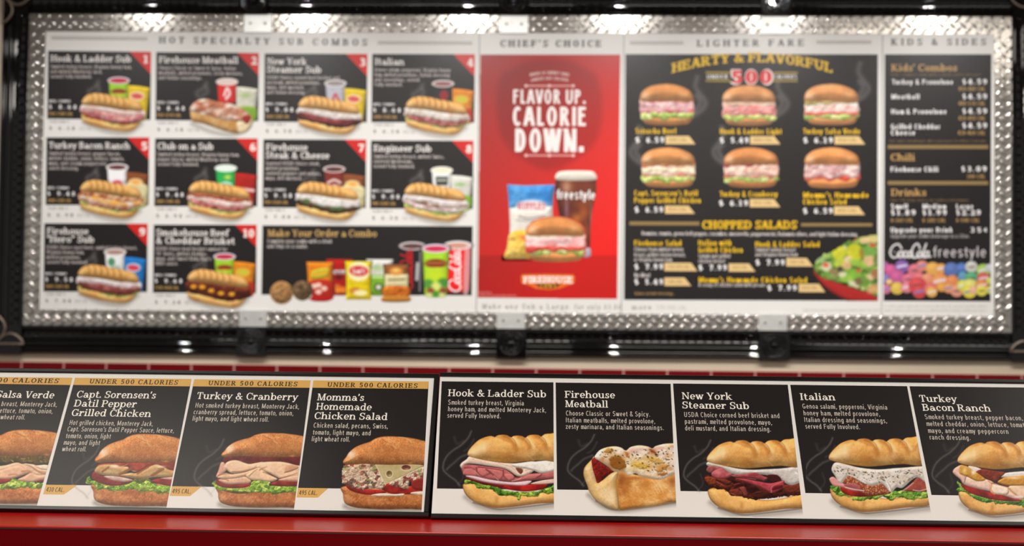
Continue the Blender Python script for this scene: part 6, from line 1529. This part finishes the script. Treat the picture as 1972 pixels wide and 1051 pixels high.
ROUND = [
 ((1232.5,161.8,104.5,79.4), [('soft',.36,.5,(206,70,64),(236,200,190)), ('meat',.44,.72,(176,120,128),(226,190,188)), ('meat',.6,.72,(206,90,90),(190,150,156)), ('leaf',.70,.84)], (200,134,76)),
 ((1391.2,164.0,104.0,78.0), [('soft',.36,.55,(236,214,196),(220,180,160)), ('meat',.52,.76,(206,120,118),(226,160,154)), ('leaf',.74,.86)], (206,142,88)),
 ((1549.0,161.8,106.0,79.0), [('leaf',.70,.86), ('meat',.46,.74,(244,216,208),(232,186,176)), ('meat',.68,.76,(220,90,76),(226,120,100)), ('soft',.36,.48,(176,160,84),(210,190,120))], (218,150,94)),
 ((1235.0,284.2,105.0,76.6), [('leaf',.68,.86), ('meat',.58,.72,(206,80,66),(236,200,180)), ('meat',.42,.66,(236,214,180),(246,226,200)), ('soft',.36,.48,(196,90,60),(230,180,130))], (206,140,82)),
 ((1394.6,284.2,106.0,77.0), [('leaf',.70,.86), ('meat',.64,.74,(206,100,90),(226,170,150)), ('meat',.42,.70,(238,202,186),(220,170,152)), ('soft',.36,.45,(150,56,58),(170,70,70))], (204,134,78)),
 ((1549.6,284.2,107.4,78.2), [('meat',.62,.80,(214,80,64),(226,120,100)), ('meat',.38,.72,(236,214,206),(190,140,140))], (214,142,84))]
for i, ((x, y, w, h), lay, bun) in enumerate(ROUND):
    p = Pic(PANEL, (x-26, y-44, x+w+46, y+h+4), .95, 0, 0, 1.0)
    sgn = 1 if i < 3 else -1
    ox = x + w*.97 if i < 2 else (x + w*.93 if i == 2 else x + w*.04)
    oy = y + h*.55 if i < 2 else (y + h*.2)
    if i != 5:
        for q in ([(0,14),(20,0),(28,-16),(16,-34),(6,-50),(10,-70)], [(6,0),(16,-16),(8,-30)]):
            p.stroke([(ox + a*sgn*.9, oy + b*.9 + 6) for a, b in q], 8, STEAM_C, .46, soft=12, food=False)
    round_sandwich(p, x, y, w, h, lay, bun)
    p.finish('sandwich_picture', c, H3)
YB = dict(font='sans', bold=.085, track=.03)
WP = dict(font='slab', T=.26, t=.17)
def item(lines, price_at, price, px1, tagbox, cal):
    """yellow item name lines, price digits, tan calorie flag"""
    lt('item_name', c, [(s_, a, b, e_, 10.4, dict(YB, slope=.003)) for s_, a, b, e_ in lines], YEL)
    x, y = price_at
    lt('item_price', c, [('$', x, y, x + 8.6, 10.6, dict(WP, slope=0)), (price, x + 21.5, y, px1, 10.6, dict(WP, slope=.002, track=.22))], (238,234,232))
    x0, y0, x1, y1 = tagbox
    k = sheet('calorie_flag', PANEL, [(x0,y0),(x1-12,y0+.2),(x1,y1+.2),(x0,y1)], TAN, c, H2)
    lt('calorie_lettering', k, [(cal, x0 + 7, y1 - 5, x1 - 16, 6.6, dict(font='sans', bold=.02, slope=0))], (160,128,78), H3)
item([('Sriracha Beef', 1224, 257.0, 1302)], (1223.5,274.6), '6.59', 1278.5, (1281.6,261.6,1339.0,277.4), '440 CAL')
item([('Hook & Ladder Light', 1386.5, 257.8, 1505)], (1386.0,275.2), '5.49', 1441, (1444.4,262.0,1502.8,277.6), '400 CAL')
item([('Turkey Salsa Verde', 1546.5, 257.6, 1656)], (1547.0,275.2), '6.19', 1603.5, (1607.0,262.0,1666.0,277.8), '430 CAL')
item([('Capt. Sorensen’s Datil', 1221.5, 376.6, 1343.5), ('Pepper Grilled Chicken', 1221.5, 390.4, 1349)], (1222.0,408.8), '6.59', 1276.6, (1280.4,395.8,1338.0,411.2), '430 CAL')
item([('Turkey & Cranberry', 1386.0, 378.4, 1498)], (1384.6,396.2), '6.19', 1440.0, (1443.8,383.0,1502.4,398.6), '495 CAL')
item([('Momma’s Homemade', 1546.5, 380.4, 1672.5), ('Chicken Salad', 1546.5, 393.2, 1630)], (1546.5,411.2), '6.59', 1603.5, (1606.2,397.2,1665.4,413.4), '495 CAL')
GB = (142, 118, 76)
hrule(c, 1212, 1347, 426.4, 433.4, .003, GB); hrule(c, 1542.6, 1680, 429.6, 435.6, .001, GB)
lt('section_heading', c, [('CHOPPED SALADS', 1352.5, 440.4, 1535, 15.6, dict(font='slab', T=.24, t=.15, slope=.001))], YEL)
lt('salad_lettering', c, [('Romaine, tomato, green bell pepper, cucumber, mozzarella, pepperoncini, Kalamata olives, and light Italian dressing.', 1236, 452.6, 1652, 7.6, dict(font='sans', bold=.035, slope=.005))], (216,208,204))
SM = dict(font='sans', bold=.03, slope=.002)
lt('salad_lettering', c, [('Choose from smoked turkey', 1221.5, 483.2, 1316, 7.6, SM), ('breast, grilled chicken breast,', 1221.5, 493.6, 1320, 7.6, SM), ('or Virginia honey ham.', 1221.5, 503.2, 1295, 7.6, SM),
    ('Salami and grilled', 1345.0, 496.2, 1406, 7.6, SM), ('chicken breast', 1345.0, 505.8, 1396, 7.6, SM), ('Smoked turkey breast', 1454.5, 484.0, 1532, 7.6, SM), ('and Virginia honey ham', 1454.5, 493.2, 1536, 7.6, SM),
    ('A scoop of chicken salad with pecans', 1345.0, 551.6, 1474, 7.4, SM), ('No Meat', 1221.5, 533.6, 1252, 8.6, dict(SM, bold=.06))], (206,198,194))
item([('Firehouse Salad', 1221.5, 472.8, 1312)], (1221.5,518.6), '7.99', 1276.6, (1279.4,505.8,1343.0,521.8), '190-290 CAL')
item([('Italian with', 1345.0, 472.4, 1408), ('Grilled Chicken', 1345.0, 485.8, 1430)], (1345.0,520.4), '7.99', 1399.4, (1403.2,507.2,1454.6,522.8), '360 CAL')
item([('Hook & Ladder Salad', 1454.5, 475.0, 1578)], (1455.0,510.4), '7.99', 1510.6, (1514.2,496.6,1565.6,512.6), '280 CAL')
item([('Momma’s Homemade Chicken Salad', 1345.0, 543.6, 1554)], (1477.5,559.4), '7.99', 1533.8, (1538.2,546.2,1589.2,562.2), '410 CAL')
lt('item_price', c, [('$', 1221.5, 547.6, 1230, 10.6, dict(WP, slope=0)), ('5.49', 1242.5, 547.8, 1276.6, 10.6, dict(WP, slope=0, track=.22))], (238,234,232))
k = sheet('calorie_flag', PANEL, [(1279.4,534.2),(1318.5,534.4),(1331,550.4),(1279.4,550.2)], TAN, c, H2); lt('calorie_lettering', k, [('140 CAL', 1286, 545.4, 1314, 6.6, dict(font='sans', bold=.02, slope=0))], (160,128,78), H3)
lt('footnote_lettering', c, [('Values include dressings.', 1222, 567.6, 1298, 6.2, dict(font='sans', bold=.03, slope=.002))], (166,132,84))
p = Pic(PANEL, (1562,448,1690.4,579.4), .9, 1540, 430, 180/1113)
p.shape([(158,540),(200,600),(290,650),(400,690),(520,730),(640,770),(760,810),(960,840),(960,960),(600,930),(480,880),(380,820),(290,750),(220,670),(170,600)], (168,42,40), R=50, amb=.62, dif=.45, light=(-.2,-.5), smooth=False, rough=.06)
p.leaf([(165,540),(180,480),(240,400),(320,355),(390,330),(480,270),(560,230),(660,190),(760,160),(900,135),(1000,130),(1000,830),(800,810),(640,765),(500,715),(380,675),(270,635),(200,590)], seed=4, jag=12, scale=60, cols=((66,104,40),(124,164,66),(200,206,140)))
for i, (x, y, rx, ry, cc) in enumerate(((470,350,86,80,(212,206,50)),(650,350,96,110,(206,200,40)),(480,470,70,60,(196,204,70)),(640,600,110,60,(120,176,56)),(560,660,90,40,(150,196,70)),(320,515,60,56,(226,214,190)),(310,495,36,26,(206,70,40)),(780,200,70,40,(236,196,150)),(880,180,60,50,(220,196,130)),(820,330,100,60,(110,160,70)),(830,450,90,60,(232,180,140)),(870,260,40,22,(206,60,50)),(560,500,60,50,(226,176,130)),(480,545,36,36,(70,50,60)),(700,560,30,26,(206,80,60)),(510,610,50,30,(236,226,196)),(640,720,70,34,(232,222,190)),(840,640,50,40,(226,190,160)),(880,780,90,50,(220,160,110)),(700,690,40,50,(130,90,70)),(740,360,30,60,(150,120,50)),(410,580,60,34,(150,110,90)),(580,430,50,40,(232,200,170)),(900,600,50,60,(176,110,80)),(690,470,110,40,(150,190,70)),(250,430,60,40,(150,180,120)),(660,190,50,14,(160,40,40)),(900,420,24,60,(90,110,50)),(360,640,70,24,(120,150,70)),(780,700,50,60,(100,140,50)))): p.blob(x, y, rx, ry, cc, .82, (i*37 % 60)/60 - .5, hard=18)
p.finish('salad_picture', c, H3)

# ---- kids and sides
c = sheet('dish_card', PANEL, [(1704.0,104.6), (1909.4,104.4), (1907.6,580.2), (1701.6,579.2)], BLACK, P4, H1)
TN = (192, 152, 92); BR = (128, 102, 66)
lt('section_heading', c, [('Kids’ Combos', 1716, 136.8, 1843, 13.2, dict(SLB, slope=0)), ('Chili', 1715.5, 309.4, 1762, 13.2, dict(SLB, slope=0)), ('Drinks', 1715.5, 376.8, 1783.5, 13.2, dict(SLB, slope=0))], TN)
TY = dict(font='sans', bold=.0, slope=.0)
lt('small_print', c, [('Kids’ combos come with a drink and a dessert.', 1716, 145.6, 1890, 4.6, TY), ('Kids’ combos come with water, milk or a juice pouch. For children 12 and under.', 1713, 273.6, 1900, 5.0, TY), ('Over 100 drink choices for endless refreshment.', 1715, 387.6, 1866, 5.0, TY)], BR)
KB = dict(font='sans', bold=.075, track=.05, slope=0)
lt('item_name', c, [('Turkey & Provolone', 1717.5, 162.4, 1835, 9.6, KB), ('Meatball', 1716.5, 190.8, 1770.5, 9.6, KB), ('Ham & Provolone', 1716.5, 219.4, 1822.5, 9.6, KB), ('Grilled Cheddar', 1716, 248.4, 1810, 9.6, KB), ('Cheese', 1716, 260.0, 1762, 9.6, KB),
    ('Firehouse Chili', 1715.5, 330.6, 1806.5, 9.8, KB), ('Small', 1716, 401.6, 1748, 9.0, KB), ('Medium', 1776.5, 401.6, 1822, 9.0, KB), ('Large', 1841.5, 401.6, 1874, 9.0, KB), ('Upgrade your Drink', 1715.5, 447.2, 1834.5, 9.6, KB), ], (236,232,230))
lt('description_lettering', c, [('Upgrade your combo beverage to a 32oz.', 1715.5, 457.6, 1867, 7.0, dict(font='sans', bold=.02, slope=0))], (176,170,168))
KP2 = dict(font='slab', T=.25, t=.16, track=.16, slope=0)
lt('item_price', c, [('$4.59', 1853.5, y, 1900.5, 10.0, KP2) for y in (162.2, 190.6, 218.8, 246.6)] + [('$3.09', 1851.5, 330.0, 1900, 10.0, KP2), ('$1.89', 1716, 414.2, 1763, 10.2, KP2), ('$1.99', 1776.5, 414.2, 1823, 10.2, KP2), ('$2.29', 1841.5, 414.2, 1888.5, 10.2, KP2), ('35¢', 1868.5, 447.4, 1901, 9.6, dict(font='sans', bold=.06, track=.1, slope=0))], (232,228,226))
KC2 = dict(font='sans', bold=.055, track=.05, slope=0)
lt('calorie_lettering', c, [('450-480 CAL', 1845.5, 175.0, 1897, 8.0, KC2), ('480-510 CAL', 1845.5, 203.0, 1897, 8.0, KC2), ('420-450 CAL', 1845.5, 231.4, 1897, 8.0, KC2), ('430-460 CAL', 1844.5, 259.6, 1897, 8.0, KC2), ('300 CAL', 1862, 343.4, 1897, 8.0, KC2),
    ('0-260 CAL', 1716, 427.8, 1758, 7.8, KC2), ('0-380 CAL', 1776.5, 427.8, 1821, 7.8, KC2), ('0-540 CAL', 1841.5, 427.8, 1886, 7.8, KC2)], (176,140,84))
for y0, y1 in ((279.2,286.2), (348.6,355.6)): hrule(c, 1709.5, 1903, y0, y1, .001, GB)
p = Pic(PANEL, (1710,462,1798,500), .8, 1713, 495, 1.0)
script_mark(p, 1, 0, 74, 27, (236,232,232), 3.3)
p.stroke([(6,-12),(24,-3),(46,-6),(70,-1)], 1.5, (236,232,232), .6)
p.finish('script_logo', c, H3)
lt('drink_lettering', c, [('freestyle', 1797, 494.6, 1898.5, 20.0, dict(font='sans', bold=-.01, track=.05, slope=.002))], (206,200,200))
# the printed drink badges, a crowd of coloured roundels over the lower edge of the list
rnd = random.Random(21)
KD = 240/1401
badges = [(75,410,40,(160,50,120)),(145,465,58,(206,60,130)),(275,425,66,(110,60,150)),(420,470,66,(226,90,110)),(500,420,56,(226,110,96)),(620,450,66,(236,160,50)),(715,450,52,(236,150,60)),(830,460,72,(60,90,170)),(945,440,52,(44,90,180)),(1055,430,58,(206,206,196)),(1190,470,66,(150,190,60)),(1260,440,40,(196,196,206)),
    (80,560,46,(120,90,180)),(220,545,70,(190,60,130)),(130,600,30,(236,170,50)),(350,570,60,(226,90,120)),(470,560,56,(232,96,96)),(560,560,54,(236,130,90)),(700,590,80,(236,130,50)),(840,590,60,(232,120,50)),(960,540,50,(60,140,170)),(1060,560,66,(60,160,100)),(1190,560,60,(206,60,56)),(1260,590,36,(196,206,60)),
    (90,680,50,(206,90,130)),(220,670,62,(226,180,50)),(330,660,56,(232,110,120)),(450,640,84,(214,40,44)),(470,710,66,(206,36,40)),(600,680,62,(226,90,80)),(610,715,50,(240,170,50)),(720,660,44,(236,150,40)),(800,670,50,(236,140,70)),(890,700,60,(236,140,110)),(960,640,56,(214,214,60)),(1040,640,66,(226,220,90)),(1035,710,64,(236,214,40)),(1080,690,40,(240,170,140)),(1170,640,60,(226,120,40)),(1170,700,52,(236,220,50)),(1270,690,40,(220,220,90))]
def badge_layer(p):
    for i, (x, y, r, cc) in enumerate(badges):
        r = r*1.22; cc = tuple(v*.72 + 44 for v in cc)
        p.blob(x, y, r, r*.92, cc, 1, hard=8, clip=False); p.blob(x - r*.2, y - r*.3, r*.6, r*.5, tuple(min(255, v*1.2 + 20) for v in cc), .5)
        if i % 2 == 0: p.stroke([(x - r*.6, y + r*.1), (x, y - r*.05), (x + r*.6, y - r*.15)], r*.34, (226,220,240) if i % 4 else (120,130,196), .8, clip=True)
        elif i % 3 == 0: p.blob(x, y, r*.6, r*.22, (70,56,50), .6)
p = Pic(PANEL, (1701.6,500,1908.2,576), .8, 1690, 440, KD); badge_layer(p)
p.finish('drink_badges', c, H3, [(1702.2,495),(1908.0,495),(1907.6,578),(1701.8,578)])
lt('small_print', P4, [('A 2,000 calorie daily diet is used as the basis for general nutrition advice;', 1703, 591.6, 1900, 4.4, TY), ('however, individual calorie needs may vary. Additional nutrition information available upon request.', 1703, 599.6, 1900, 4.4, TY)], (176,170,166))
lt('small_print', P3, [('2,000 calories a day is used for general nutrition advice, but calorie', 1546, 599.2, 1694, 4.4, TY)], (176,170,166))
